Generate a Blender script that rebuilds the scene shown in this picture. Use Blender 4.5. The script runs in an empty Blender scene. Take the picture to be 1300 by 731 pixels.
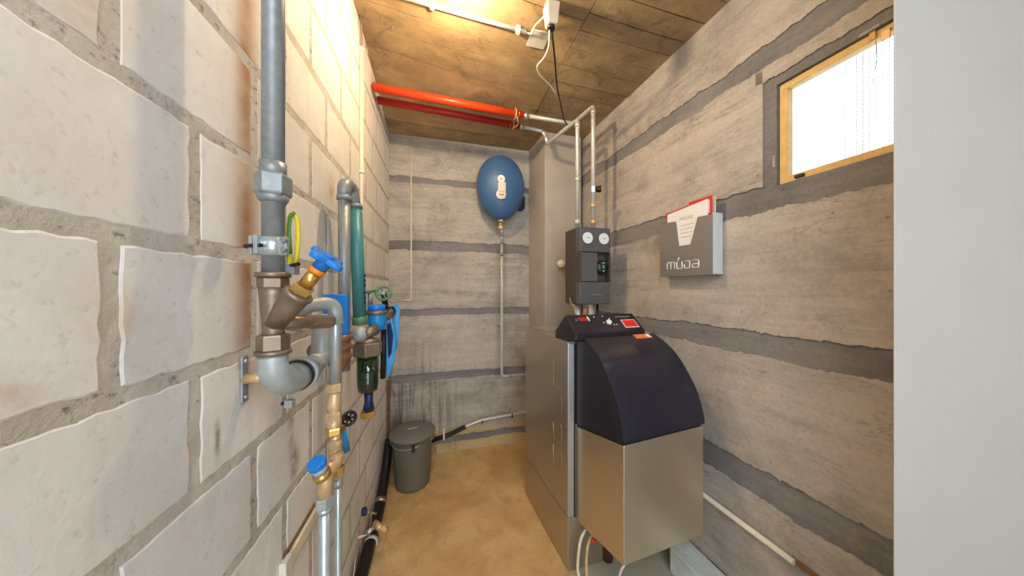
import bpy, bmesh, math, random
from mathutils import Vector, Matrix
random.seed(7)
SC = bpy.context.scene
COL = SC.collection
V = Vector
PI = math.pi

# ------------------------------------------------------------------ camera, world, lights, exposure
EYE = 1.32
FP = 355.0
cd = bpy.data.cameras.new('camera')
cd.sensor_fit = 'HORIZONTAL'; cd.sensor_width = 36.0; cd.lens = 36.0 * FP / 1300.0
cd.clip_start = 0.01; cd.clip_end = 50
cam = bpy.data.objects.new('camera', cd); COL.objects.link(cam)
cam.location = (0, 0, EYE); cam.rotation_euler = (PI / 2, 0, 0)
SC.camera = cam

w = bpy.data.worlds.new('daylight'); SC.world = w; w.use_nodes = True
w.node_tree.nodes['Background'].inputs['Color'].default_value = (0.80, 0.91, 1.0, 1)
w.node_tree.nodes['Background'].inputs['Strength'].default_value = 2.2

def area(name, loc, target, sx, sy, power, col):
    ld = bpy.data.lights.new(name, 'AREA'); ld.shape = 'RECTANGLE'; ld.size = sx; ld.size_y = sy
    ld.energy = power; ld.color = col
    o = bpy.data.objects.new(name, ld); COL.objects.link(o); o.location = loc
    d = (V(target) - V(loc)).normalized()
    o.rotation_euler = d.to_track_quat('-Z', 'Y').to_euler()
    return o
# cool fill lamp added high behind the camera, out of view
area('rear_fill_light', (0.35, -0.75, 2.42), (0.3, 0.15, 0.6), 1.1, 0.7, 15, (0.82, 0.92, 1.0))
# second unseen lamp added behind the camera to brighten the lower walls
area('rear_low_fill_light', (0.45, -1.42, 1.10), (0.0, 1.2, 1.0), 1.5, 1.9, 19, (0.84, 0.93, 1.0))

SC.view_settings.view_transform = 'Standard'
SC.view_settings.look = 'None'
SC.view_settings.gamma = 1.0
SC.view_settings.use_curve_mapping = False
SC.view_settings.exposure = 0.80
BULB_STRENGTH = 820.0

# ------------------------------------------------------------------ where the surfaces stand
CEIL = 2.508
def CZ(x, y):
    xl = -0.4 - 0.2535 * y; xr = 1.268 - 0.31 * y
    t = min(1.0, max(0.0, (xr - x) / max(0.2, xr - xl))); w_ = min(1.0, max(0.0, (2.12 - y) / 0.75))
    w_ = w_ * w_ * (3 - 2 * w_)
    return CEIL + 0.125 * t * t * w_
def ray(px): return (px - 650.0) / FP
def zed(py, Y): return EYE - (py - 365.5) * Y / FP
def at(px, py, Y): return V((ray(px) * Y, Y, zed(py, Y)))
def onL(px, py, off=0.0):
    Y = (-0.4 + 1.0316 * off) / (ray(px) + 0.2535); return at(px, py, Y)
def onR(px, py, off=0.0):
    Y = (1.268 - 1.047 * off) / (ray(px) + 0.31); return at(px, py, Y)
def onB(px, py, off=0.0):
    Y = (2.399 - 1.0334 * off) / (1 - 0.2607 * ray(px)); return at(px, py, Y)
def onC(px, py, off=0.0):
    z = CEIL
    for _ in range(12):
        Y = FP * (z - EYE - off) / (365.5 - py); z = CZ(ray(px) * Y, Y)
    return V((ray(px) * Y, Y, z - off))
LN = V((0.9693, 0.2457, 0)); LD = V((-0.2457, 0.9693, 0))     # left wall: normal, direction
RN = V((-0.9552, -0.2961, 0)); RD = V((-0.2961, 0.9552, 0))
BN = V((0.2523, -0.9677, 0)); BD = V((0.9677, 0.2523, 0))
UP = V((0, 0, 1))
def Lp(Y, off, z):
    p = V((-0.4 - 0.2535 * Y, Y, z)); return p + LN * off
def Rp(Y, off, z):
    p = V((1.268 - 0.31 * Y, Y, z)); return p + RN * off
def Bp(X, off, z):
    p = V((X, 2.399 + 0.2607 * X, z)); return p + BN * off

# ------------------------------------------------------------------ materials
def newmat(name):
    m = bpy.data.materials.new(name); m.use_nodes = True
    nt = m.node_tree; b = nt.nodes['Principled BSDF']
    return m, nt, b
def lin(c):
    return tuple(((x / 255.0) / 12.92 if x / 255.0 <= 0.04045 else (((x / 255.0) + 0.055) / 1.055) ** 2.4) for x in c) + (1.0,)
def N(nt, t, **k):
    n = nt.nodes.new(t)
    for a, v in k.items():
        if a.startswith('i_'):
            key = a[2:]
            key = int(key) if key.isdigit() else key
            n.inputs[key].default_value = v
        else: setattr(n, a, v)
    return n
def ramp(nt, fac, stops):
    r = nt.nodes.new('ShaderNodeValToRGB'); e = r.color_ramp.elements
    e[0].position, e[0].color = stops[0]; e[1].position, e[1].color = stops[-1]
    for p, c in stops[1:-1]:
        x = e.new(p); x.color = c
    nt.links.new(fac, r.inputs['Fac']); return r.outputs['Color']
def g(v): return (v, v, v, 1)
def mixc(nt, fac, a, b, mode='MIX'):
    m = nt.nodes.new('ShaderNodeMix'); m.data_type = 'RGBA'; m.blend_type = mode
    for s, v in ((0, fac), (6, a), (7, b)):
        if isinstance(v, (int, float)): m.inputs[s].default_value = v
        elif isinstance(v, tuple): m.inputs[s].default_value = v
        else: nt.links.new(v, m.inputs[s])
    return m.outputs[2]
def noise(nt, vec, scale, detail=5, rough=0.6, dist=0.0):
    n = nt.nodes.new('ShaderNodeTexNoise'); n.inputs['Scale'].default_value = scale
    n.inputs['Detail'].default_value = detail; n.inputs['Roughness'].default_value = rough
    n.inputs['Distortion'].default_value = dist
    if vec is not None: nt.links.new(vec, n.inputs['Vector'])
    return n.outputs['Fac']
def pos(nt, angle=0.0, scale=(1, 1, 1)):
    gm = nt.nodes.new('ShaderNodeNewGeometry')
    mp = nt.nodes.new('ShaderNodeMapping'); mp.vector_type = 'POINT'
    r = nt.nodes.new('ShaderNodeVectorRotate'); r.rotation_type = 'Z_AXIS'; r.inputs['Angle'].default_value = angle
    nt.links.new(gm.outputs['Position'], r.inputs['Vector'])
    nt.links.new(r.outputs['Vector'], mp.inputs['Vector']); mp.inputs['Scale'].default_value = scale
    return mp.outputs['Vector']
def bump(nt, b, h, strength=0.4, dist=0.004):
    n = nt.nodes.new('ShaderNodeBump'); n.inputs['Strength'].default_value = strength; n.inputs['Distance'].default_value = dist
    nt.links.new(h, n.inputs['Height']); nt.links.new(n.outputs['Normal'], b.inputs['Normal'])
def simple(name, col, rough=0.5, metal=0.0, var=0.12, scale=25.0, bmp=0.0, coat=0.0):
    m, nt, b = newmat(name)
    c = lin(col)
    tc = nt.nodes.new('ShaderNodeTexCoord')
    n = noise(nt, tc.outputs['Object'], scale, 4, 0.6)
    f = ramp(nt, n, [(0.3, g(1 - var)), (0.7, g(1 + var))])
    nt.links.new(mixc(nt, 1.0, c, f, 'MULTIPLY'), b.inputs['Base Color'])
    b.inputs['Roughness'].default_value = rough; b.inputs['Metallic'].default_value = metal
    b.inputs['Coat Weight'].default_value = coat
    if bmp: bump(nt, b, n, bmp, 0.002)
    return m

def concrete(name, pale, dark, angle, stain=(150, 118, 80), drips=False):
    m, nt, b = newmat(name)
    v1 = pos(nt, angle, (2.0, 2.0, 22)); v2 = pos(nt, angle, (3, 3, 3)); v3 = pos(nt, angle, (26, 26, 26)); v4 = pos(nt, angle, (6, 6, 1.0))
    streak = noise(nt, v1, 1.0, 6, 0.62, 0.4); blot = noise(nt, v2, 1.0, 6, 0.65, 0.5); fine = noise(nt, v3, 3.0, 4, 0.7); vert = noise(nt, v4, 2.0, 4, 0.6)
    base = mixc(nt, ramp(nt, streak, [(0.30, g(0.35)), (0.60, g(1))]), lin(dark), lin(pale))
    base = mixc(nt, ramp(nt, blot, [(0.46, g(0)), (0.70, g(0.85))]), base, lin(tuple(c * .93 for c in dark)))
    big = noise(nt, pos(nt, angle, (1.4, 1.4, 1.9)), 1.0, 5, 0.6, 1.0)
    base = mixc(nt, ramp(nt, big, [(0.40, g(0)), (0.62, g(0.55))]), base, lin(tuple(min(255, c * 1.08) for c in pale)))
    base = mixc(nt, ramp(nt, vert, [(0.60, g(0)), (0.78, g(0.30))]), base, lin(stain))
    ck = nt.nodes.new('ShaderNodeTexNoise'); ck.inputs['Scale'].default_value = 1.0; ck.inputs['Detail'].default_value = 6; ck.inputs['Roughness'].default_value = 0.65
    ck.inputs['Distortion'].default_value = 0.8; nt.links.new(pos(nt, angle, (2.6, 2.6, 12)), ck.inputs['Vector'])
    crk = ramp(nt, ck.outputs['Fac'], [(0.0, g(0)), (0.470, g(0)), (0.490, g(1)), (0.510, g(0)), (1.0, g(0))])
    msk = ramp(nt, noise(nt, pos(nt, angle, (3.4, 3.4, 5)), 1.0, 4, 0.6), [(0.50, g(0)), (0.66, g(0.5))])
    base = mixc(nt, mixc(nt, 1.0, crk, msk, 'MULTIPLY'), base, lin((84, 78, 72)))
    smg = noise(nt, pos(nt, angle, (5, 5, 9)), 1.0, 8, 0.75, 0.6)
    base = mixc(nt, ramp(nt, smg, [(0.58, g(0)), (0.72, g(0.55))]), base, lin((118, 112, 106)))
    if drips:
        spz = nt.nodes.new('ShaderNodeSeparateXYZ'); nt.links.new(pos(nt, 0), spz.inputs[0])
        mz_ = nt.nodes.new('ShaderNodeMath'); mz_.operation = 'MULTIPLY_ADD'; nt.links.new(blot, mz_.inputs[0]); mz_.inputs[1].default_value = 0.10; nt.links.new(spz.outputs[2], mz_.inputs[2])
        base = mixc(nt, ramp(nt, mz_.outputs[0], [(0.20, g(0.8)), (0.27, g(0))]), base, lin((204, 176, 120)))
        dr = noise(nt, pos(nt, angle, (26, 26, 1.6)), 1.0, 5, 0.7, 0.2); sp = nt.nodes.new('ShaderNodeSeparateXYZ'); nt.links.new(pos(nt, 0), sp.inputs[0])
        hz = ramp(nt, sp.outputs[2], [(0.35, g(1)), (1.25, g(0))]); mm = nt.nodes.new('ShaderNodeMapRange')
        nt.links.new(sp.outputs[0], mm.inputs[0]); mm.inputs[1].default_value = -.35; mm.inputs[2].default_value = -.75
        f1 = mixc(nt, 1.0, ramp(nt, dr, [(0.46, g(0)), (0.60, g(0.9))]), hz, 'MULTIPLY'); f2 = mixc(nt, 1.0, f1, mm.outputs[0], 'MULTIPLY')
        base = mixc(nt, f2, base, lin((66, 62, 58)))
    spk = nt.nodes.new('ShaderNodeTexVoronoi'); spk.inputs['Scale'].default_value = 13.0
    nt.links.new(pos(nt, angle, (1, 1, 1)), spk.inputs['Vector'])
    dots = ramp(nt, spk.outputs['Distance'], [(0.03, g(0.35)), (0.075, g(1))])
    base = mixc(nt, 0.8, base, dots, 'MULTIPLY')
    f = ramp(nt, fine, [(0.3, g(0.86)), (0.7, g(1.1))])
    base = mixc(nt, 1.0, base, f, 'MULTIPLY')
    nt.links.new(base, b.inputs['Base Color'])
    b.inputs['Roughness'].default_value = 0.88
    h = mixc(nt, 0.5, streak, fine)
    bump(nt, b, h, 0.32, 0.004)
    return m

M = {}
BA = -math.atan2(0.2523, 0.9677)
M['conc_back'] = concrete('concrete_lifts_back', (186, 181, 173), (128, 125, 122), BA, drips=True)
M['conc_right'] = concrete('concrete_lifts_right', (186, 177, 168), (136, 130, 123), math.atan2(0.2961, 0.9552) , (168, 140, 108))
M['conc_band'] = concrete('grey_repair_mortar', (136, 133, 132), (106, 103, 104), 0.0, (110, 104, 98))

# ceiling boards
m, nt, b = newmat('ceiling_formwork_concrete')
v1 = pos(nt, BA, (2.6, 5, 1)); v2 = pos(nt, BA, (3.0, 4.5, 1)); v3 = pos(nt, BA, (40, 40, 1))
st = noise(nt, v1, 1.0, 6, 0.65, 0.6); bl = noise(nt, v2, 1.0, 6, 0.6, 0.4); fi = noise(nt, v3, 1.0, 3, 0.6)
oi = nt.nodes.new('ShaderNodeObjectInfo')
base = mixc(nt, ramp(nt, st, [(0.32, g(0.2)), (0.60, g(1))]), lin((132, 106, 76)), lin((188, 160, 118)))
base = mixc(nt, ramp(nt, bl, [(0.42, g(0)), (0.66, g(0.8))]), base, lin((150, 122, 88)))
base = mixc(nt, ramp(nt, noise(nt, pos(nt, BA, (7, 9, 1)), 1.0, 7, 0.75, 0.5), [(0.54, g(0)), (0.70, g(0.7))]), base, lin((92, 76, 60)))
base = mixc(nt, 1.0, base, ramp(nt, oi.outputs['Random'], [(0.0, g(0.82)), (1.0, g(1.05))]), 'MULTIPLY')
base = mixc(nt, 1.0, base, ramp(nt, fi, [(0.3, g(0.9)), (0.7, g(1.06))]), 'MULTIPLY')
nt.links.new(base, b.inputs['Base Color']); b.inputs['Roughness'].default_value = 0.85
bump(nt, b, st, 0.3, 0.004)
M['ceiling'] = m
M['ceil_seam'] = simple('ceiling_seam_dark', (96, 82, 66), 0.9, 0, 0.3, 30)

# floor
m, nt, b = newmat('ochre_painted_floor')
v = pos(nt, 0, (1, 1, 1))
n1 = noise(nt, v, 2.6, 6, 0.6, 0.3); n2 = noise(nt, v, 9, 5, 0.6); n3 = noise(nt, v, 70, 3, 0.6)
base = mixc(nt, ramp(nt, n1, [(0.35, g(0)), (0.65, g(1))]), lin((192, 152, 96)), lin((222, 190, 136)))
base = mixc(nt, ramp(nt, n2, [(0.5, g(0)), (0.72, g(0.5))]), base, lin((172, 132, 90)))
sx = nt.nodes.new('ShaderNodeSeparateXYZ'); nt.links.new(v, sx.inputs[0])
ad = N(nt, 'ShaderNodeMath', operation='MULTIPLY_ADD'); nt.links.new(n2, ad.inputs[0]); ad.inputs[1].default_value = 0.10; nt.links.new(sx.outputs[0], ad.inputs[2])
base = mixc(nt, ramp(nt, ad.outputs[0], [(0.325, g(0)), (0.36, g(1))]), base, lin((168, 162, 146)))
base = mixc(nt, 1.0, base, ramp(nt, n3, [(0.3, g(0.92)), (0.7, g(1.05))]), 'MULTIPLY')
nt.links.new(base, b.inputs['Base Color']); b.inputs['Roughness'].default_value = 0.42
bump(nt, b, n2, 0.15, 0.003)
M['floor'] = m

# white blocks with rusty runs, yellowish patches and painted-in pipe shadows
m, nt, b = newmat('white_lime_block')
v = pos(nt, 0, (1, 1, 1)); n1 = noise(nt, v, 5, 6, 0.6, 0.3); n2 = noise(nt, v, 60, 4, 0.7)
vs = pos(nt, 0.25, (9, 9, 1.1)); n3 = noise(nt, vs, 1.6, 5, 0.6, 0.2)
oi = nt.nodes.new('ShaderNodeObjectInfo')
base = mixc(nt, ramp(nt, n1, [(0.35, g(0)), (0.65, g(1))]), lin((228, 224, 220)), lin((242, 241, 240)))
base = mixc(nt, ramp(nt, n3, [(0.56, g(0)), (0.80, g(0.45))]), base, lin((204, 180, 150)))
gm = nt.nodes.new('ShaderNodeSeparateXYZ'); nt.links.new(v, gm.inputs[0])
def gauss(nt, outp, c, wd):
    a = N(nt, 'ShaderNodeMath', operation='SUBTRACT'); nt.links.new(outp, a.inputs[0]); a.inputs[1].default_value = c
    d = N(nt, 'ShaderNodeMath', operation='DIVIDE'); nt.links.new(a.outputs[0], d.inputs[0]); d.inputs[1].default_value = wd
    q = N(nt, 'ShaderNodeMath', operation='POWER'); nt.links.new(d.outputs[0], q.inputs[0]); q.inputs[1].default_value = 2
    e = N(nt, 'ShaderNodeMath', operation='MULTIPLY'); nt.links.new(q.outputs[0], e.inputs[0]); e.inputs[1].default_value = -1
    x = N(nt, 'ShaderNodeMath', operation='EXPONENT'); nt.links.new(e.outputs[0], x.inputs[0]); return x.outputs[0]
rust = gauss(nt, gm.outputs[1], 0.575, 0.035)
zz = ramp(nt, gm.outputs[2], [(0.0, g(0)), (1.0, g(1))])
mr = N(nt, 'ShaderNodeMapRange'); nt.links.new(gm.outputs[2], mr.inputs[0]); mr.inputs[1].default_value = 1.12; mr.inputs[2].default_value = 1.22
mu = N(nt, 'ShaderNodeMath', operation='MULTIPLY'); nt.links.new(rust, mu.inputs[0]); nt.links.new(mr.outputs[0], mu.inputs[1])
mv = N(nt, 'ShaderNodeMath', operation='MULTIPLY'); nt.links.new(mu.outputs[0], mv.inputs[0])
nt.links.new(ramp(nt, n1, [(0.3, g(0.45)), (0.60, g(1.0))]), mv.inputs[1])
base = mixc(nt, mv.outputs[0], base, lin((160, 116, 76)))
def gz(outp, c, wd): return gauss(nt, outp, c, wd)
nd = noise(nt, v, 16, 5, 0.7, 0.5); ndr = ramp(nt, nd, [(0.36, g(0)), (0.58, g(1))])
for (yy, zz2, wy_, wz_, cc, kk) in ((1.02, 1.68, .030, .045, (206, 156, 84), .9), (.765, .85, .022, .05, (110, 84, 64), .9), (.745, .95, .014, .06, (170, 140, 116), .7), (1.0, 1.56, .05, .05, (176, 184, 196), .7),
                               (.31, 1.70, .035, .10, (196, 160, 112), .7), (.335, 1.28, .03, .03, (214, 184, 140), .7), (.50, 1.05, .006, .035, (120, 122, 130), .9), (.24, 1.22, .05, .02, (200, 172, 140), .7)):  # stains; dark brown and pale blue-grey spots are shadows put into the colour
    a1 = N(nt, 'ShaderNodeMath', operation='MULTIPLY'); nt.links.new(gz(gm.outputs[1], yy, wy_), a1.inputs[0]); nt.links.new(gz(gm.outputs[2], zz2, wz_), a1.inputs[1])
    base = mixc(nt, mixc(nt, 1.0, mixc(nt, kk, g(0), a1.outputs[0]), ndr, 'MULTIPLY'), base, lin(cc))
base = mixc(nt, 1.0, base, ramp(nt, n2, [(0.28, g(0.80)), (0.42, g(1.0))]), 'MULTIPLY')
base = mixc(nt, 1.0, base, ramp(nt, oi.outputs['Random'], [(0.0, g(0.93)), (1.0, g(1.03))]), 'MULTIPLY')
nt.links.new(base, b.inputs['Base Color']); b.inputs['Roughness'].default_value = 0.8
bump(nt, b, n2, 0.35, 0.002)
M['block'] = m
# mortar
m, nt, b = newmat('coarse_mortar')
v = pos(nt, 0, (1, 1, 1)); n1 = noise(nt, v, 14, 6, 0.7); n2 = noise(nt, v, 120, 3, 0.7)
base = mixc(nt, ramp(nt, n1, [(0.35, g(0)), (0.65, g(1))]), lin((186, 178, 166)), lin((212, 206, 198)))
base = mixc(nt, 1.0, base, ramp(nt, noise(nt, pos(nt, 0.25, (45, 45, 70)), 1.0, 4, 0.7), [(0.32, g(0.42)), (0.44, g(1.0))]), 'MULTIPLY')
nt.links.new(base, b.inputs['Base Color']); b.inputs['Roughness'].default_value = 0.95
bump(nt, b, mixc(nt, 0.5, n1, n2), 0.7, 0.004)
M['mortar'] = m

M['plaster'] = simple('white_plaster', (176, 172, 167), 0.6, 0, 0.025, 6, 0.05)
M['chimney'] = simple('chimney_render', (176, 168, 160), 0.85, 0, 0.07, 9, 0.15)
M['corridor'] = simple('corridor_plaster', (215, 212, 206), 0.8, 0, 0.04, 6)
M['wood'] = simple('pine_frame', (226, 184, 112), 0.5, 0, 0.12, 30)
M['white'] = simple('white_plastic', (226, 222, 212), 0.4, 0, 0.04, 20)
M['cream'] = simple('cream_plastic', (228, 214, 190), 0.45, 0, 0.06, 15)
M['paper'] = simple('white_paper', (236, 234, 232), 0.7, 0, 0.02, 10)
M['red_print'] = simple('red_print', (214, 44, 40), 0.5, 0, 0.05, 10)
M['orange_print'] = simple('orange_print', (232, 128, 70), 0.5, 0, 0.1, 40)
M['black'] = simple('black_plastic', (22, 21, 22), 0.45, 0, 0.1, 20)
M['rubber'] = simple('black_rubber_pipe', (30, 24, 26), 0.38, 0, 0.2, 20)
M['grey_steel'] = simple('grey_galvanised', (142, 147, 150), 0.45, 0.35, 0.14, 60, 0.1)
M['pale_galv'] = simple('pale_zinc_casting', (172, 180, 180), 0.45, 0.25, 0.10, 45, 0.15)
M['chrome'] = simple('bright_zinc', (192, 202, 206), 0.28, 0.65, 0.08, 50)
M['pipe_white'] = simple('zinc_heating_pipe', (196, 196, 192), 0.38, 0.3, 0.06, 40)
M['bronze'] = simple('dull_gunmetal', (138, 122, 106), 0.42, 0.6, 0.14, 50, 0.1)
M['copper'] = simple('dull_copper_bronze', (170, 126, 100), 0.35, 0.7, 0.18, 50, 0.1)
M['brass'] = simple('brass', (214, 176, 100), 0.28, 0.85, 0.10, 40)
M['brass_dull'] = simple('dull_brass_casting', (212, 180, 138), 0.4, 0.45, 0.12, 40, 0.1)
M['blue'] = simple('bright_blue_plastic', (16, 122, 212), 0.35, 0, 0.06, 20)
M['blue2'] = simple('light_blue_coating', (20, 140, 205), 0.35, 0, 0.08, 20)
M['blue_dark'] = simple('deep_blue_plastic', (20, 44, 92), 0.4, 0, 0.1, 20)
M['orange'] = simple('orange_ring', (238, 140, 24), 0.4, 0, 0.05, 20)
M['teal'] = simple('teal_pipe_paint', (66, 132, 134), 0.4, 0.0, 0.06, 30)
M['green'] = simple('green_enamel', (82, 128, 92), 0.4, 0, 0.1, 30)
M['redpipe'] = simple('red_pipe_paint', (222, 66, 14), 0.35, 0, 0.10, 14)
M['redpipe2'] = simple('dark_red_pipe_paint', (165, 22, 20), 0.4, 0, 0.10, 14)
M['rope'] = simple('straw_rope', (206, 182, 126), 0.8, 0, 0.15, 60)
M['yellow'] = simple('yellow_wire', (222, 205, 40), 0.45, 0, 0.05, 20)
M['wire_green'] = simple('green_wire', (80, 140, 60), 0.45, 0, 0.05, 20)
M['bin'] = simple('olive_grey_plastic', (104, 104, 92), 0.5, 0, 0.06, 20)
M['bin_lid'] = simple('dark_grey_plastic', (112, 110, 108), 0.5, 0, 0.06, 20)
M['vessel'] = simple('blue_vessel_enamel', (58, 100, 148), 0.46, 0.0, 0.05, 8, 0.0, 0.15)
M['navy'] = simple('dark_navy_hood', (24, 24, 44), 0.38, 0.25, 0.03, 12, 0, 0.3)
M['navy'].node_tree.nodes['Principled BSDF'].inputs['Specular IOR Level'].default_value = 0.9
M['panel_dark'] = simple('dark_control_panel', (26, 25, 38), 0.36, 0.0, 0.05, 12, 0, 0.1)
M['foam'] = simple('black_foam_shell', (84, 82, 84), 0.6, 0.0, 0.3, 140, 0.25)
M['foam_side'] = simple('brown_black_foam_shell', (70, 62, 60), 0.65, 0.0, 0.25, 140, 0.25)
M['stain'] = simple('rust_brown_stain', (120, 86, 56), 0.8, 0, 0.25, 30)
M['curb'] = simple('chalky_white_curb', (206, 212, 206), 0.85, 0, 0.16, 14, 0.4)
M['glass_green'] = simple('green_filter_bowl', (14, 44, 26), 0.08, 0, 0.2, 10, 0, 0.8)
M['maroon'] = simple('dark_maroon_plastic', (62, 16, 24), 0.45, 0, 0.1, 20)
M['dial'] = simple('white_dial', (225, 232, 232), 0.3, 0, 0.02, 10)
M['zipties'] = simple('white_tape', (214, 210, 200), 0.5, 0, 0.05, 20)

def brushed(name, col, rough, metal, sc):
    m, nt, b = newmat(name)
    n = noise(nt, pos(nt, -0.28, sc), 1.0, 4, 0.6)
    nt.links.new(mixc(nt, 1.0, lin(col), ramp(nt, n, [(0.3, g(0.97)), (0.7, g(1.03))]), 'MULTIPLY'), b.inputs['Base Color'])
    b.inputs['Roughness'].default_value = rough; b.inputs['Metallic'].default_value = metal
    return m
M['steel_box'] = brushed('brushed_steel_box', (206, 194, 174), 0.30, 0.85, (6, 6, 160))
M['steel_side'] = brushed('brushed_steel_casing', (182, 172, 156), 0.30, 0.8, (6, 6, 160))
M['steel_light'] = brushed('folded_steel_edge', (184, 190, 190), 0.35, 0.7, (3, 3, 60))
M['steel_holder'] = brushed('brushed_steel_holder', (160, 158, 158), 0.36, 0.7, (5, 5, 120))

m, nt, b = newmat('thin_window_glass')
tr = nt.nodes.new('ShaderNodeBsdfTransparent'); tr.inputs['Color'].default_value = (0.93, 0.96, 0.97, 1)
gl = nt.nodes.new('ShaderNodeBsdfGlossy'); gl.inputs['Roughness'].default_value = 0.05
fr = nt.nodes.new('ShaderNodeFresnel'); fr.inputs['IOR'].default_value = 1.06
mx = nt.nodes.new('ShaderNodeMixShader'); nt.links.new(fr.outputs[0], mx.inputs[0]); nt.links.new(tr.outputs[0], mx.inputs[1]); nt.links.new(gl.outputs[0], mx.inputs[2])
nt.links.new(mx.outputs[0], nt.nodes['Material Output'].inputs['Surface'])
M['glass'] = m
m, nt, b = newmat('clear_acrylic')
b.inputs['Base Color'].default_value = (0.82, 0.9, 0.92, 1); b.inputs['Transmission Weight'].default_value = 0.35
b.inputs['Roughness'].default_value = 0.2; b.inputs['IOR'].default_value = 1.3
M['acrylic'] = m
m, nt, b = newmat('lit_bulb')
b.inputs['Emission Color'].default_value = (1.0, 0.75, 0.44, 1); b.inputs['Emission Strength'].default_value = BULB_STRENGTH
M['bulb'] = m
m, nt, b = newmat('green_display')
b.inputs['Base Color'].default_value = lin((40, 120, 66)); b.inputs['Emission Color'].default_value = lin((60, 200, 90)); b.inputs['Emission Strength'].default_value = 0.08
M['display'] = m

# ------------------------------------------------------------------ mesh helpers
def frame_of(d):
    d = V(d).normalized(); a = UP if abs(d.z) < 0.95 else V((1, 0, 0))
    x = a.cross(d).normalized(); y = d.cross(x).normalized(); return x, y, d
class MB:
    def __init__(s): s.v = []; s.f = []; s.sm = []
    def add(s, vs, fs, smooth=False):
        k = len(s.v); s.v += [V(p) for p in vs]
        for f in fs: s.f.append(tuple(i + k for i in f)); s.sm.append(smooth)
        return s
    def hexa(s, p):     # p: 4 bottom, 4 top
        return s.add(p, [(3, 2, 1, 0), (4, 5, 6, 7), (0, 1, 5, 4), (1, 2, 6, 5), (2, 3, 7, 6), (3, 0, 4, 7)])
    def box(s, c, ax, ay, az, hx, hy, hz):
        c = V(c); ax = V(ax) * hx; ay = V(ay) * hy; az = V(az) * hz
        return s.hexa([c - ax - ay - az, c + ax - ay - az, c + ax + ay - az, c - ax + ay - az,
                       c - ax - ay + az, c + ax - ay + az, c + ax + ay + az, c - ax + ay + az])
    def lathe(s, o, d, prof, n=24, flat=False, phase=0.0, sx=1.0, sy=1.0):   # prof: (dist along d, radius)
        x, y, d = frame_of(d); o = V(o); vs = []; fs = []
        for (t, r) in prof:
            for i in range(n):
                a = 2 * PI * i / n + phase
                vs.append(o + d * t + x * (math.cos(a) * r * sx) + y * (math.sin(a) * r * sy))
        for k in range(len(prof) - 1):
            for i in range(n):
                j = (i + 1) % n; fs.append((k * n + i, k * n + j, (k + 1) * n + j, (k + 1) * n + i))
        s.add(vs, fs, not flat)
        k = len(s.v) - len(vs)
        s.f.append(tuple(k + i for i in reversed(range(n)))); s.sm.append(False)
        kk = k + (len(prof) - 1) * n
        s.f.append(tuple(kk + i for i in range(n))); s.sm.append(False)
        return s
    def cyl(s, a, b_, r, n=20, r2=None):
        a = V(a); b_ = V(b_); L = (b_ - a).length
        return s.lathe(a, b_ - a, [(0, r), (L, r if r2 is None else r2)], n)
    def hexnut(s, a, b_, r, phase=0.3):
        a = V(a); b_ = V(b_); L = (b_ - a).length; c = min(L * 0.12, r * 0.15)
        return s.lathe(a, b_ - a, [(0, r * 0.92), (c, r), (L - c, r), (L, r * 0.92)], 6, True, phase)
    def tube(s, pts, r, fil=None, n=14, rads=None):
        pts = [V(p) for p in pts]
        if fil:
            out = [pts[0]]
            for i in range(1, len(pts) - 1):
                p = pts[i]; a = (pts[i - 1] - p); b_ = (pts[i + 1] - p)
                ra = min(fil, a.length * 0.49, b_.length * 0.49)
                A = p + a.normalized() * ra; B = p + b_.normalized() * ra
                for k in range(7):
                    t = k / 6; out.append(A * (1 - t) ** 2 + p * 2 * t * (1 - t) + B * t * t)
            out.append(pts[-1]); pts = out
        m_ = len(pts); tang = []
        for i in range(m_):
            t = (pts[min(i + 1, m_ - 1)] - pts[max(i - 1, 0)])
            tang.append(t.normalized() if t.length > 1e-9 else V((0, 0, 1)))
        x, y, d = frame_of(tang[0]); vs = []; fs = []
        for i, p in enumerate(pts):
            x = (x - tang[i] * x.dot(tang[i])).normalized(); y = tang[i].cross(x)
            rr = r if rads is None else rads[i]
            for k in range(n):
                a = 2 * PI * k / n; vs.append(p + x * (math.cos(a) * rr) + y * (math.sin(a) * rr))
        for i in range(m_ - 1):
            for k in range(n):
                j = (k + 1) % n; fs.append((i * n + k, i * n + j, (i + 1) * n + j, (i + 1) * n + k))
        k0 = len(s.v); s.add(vs, fs, True)
        s.f.append(tuple(k0 + k for k in reversed(range(n)))); s.sm.append(False)
        s.f.append(tuple(k0 + (m_ - 1) * n + k for k in range(n))); s.sm.append(False)
        return s
    def torus(s, c, d, R, r, n=28, k=10):
        x, y, d = frame_of(d); c = V(c); vs = []; fs = []
        for i in range(n):
            a = 2 * PI * i / n; e = x * math.cos(a) + y * math.sin(a)
            for j in range(k):
                q = 2 * PI * j / k; vs.append(c + e * (R + r * math.cos(q)) + d * (r * math.sin(q)))
        for i in range(n):
            for j in range(k):
                fs.append((i * k + j, ((i + 1) % n) * k + j, ((i + 1) % n) * k + (j + 1) % k, i * k + (j + 1) % k))
        return s.add(vs, fs, True)
    def prism(s, poly, ext):    # poly list of points, extruded by vector ext
        n = len(poly); P = [V(p) for p in poly]; e = V(ext)
        fs = [tuple(reversed(range(n))), tuple(range(n, 2 * n))] + [(i, (i + 1) % n, n + (i + 1) % n, n + i) for i in range(n)]
        return s.add(P + [p + e for p in P], fs)
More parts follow.
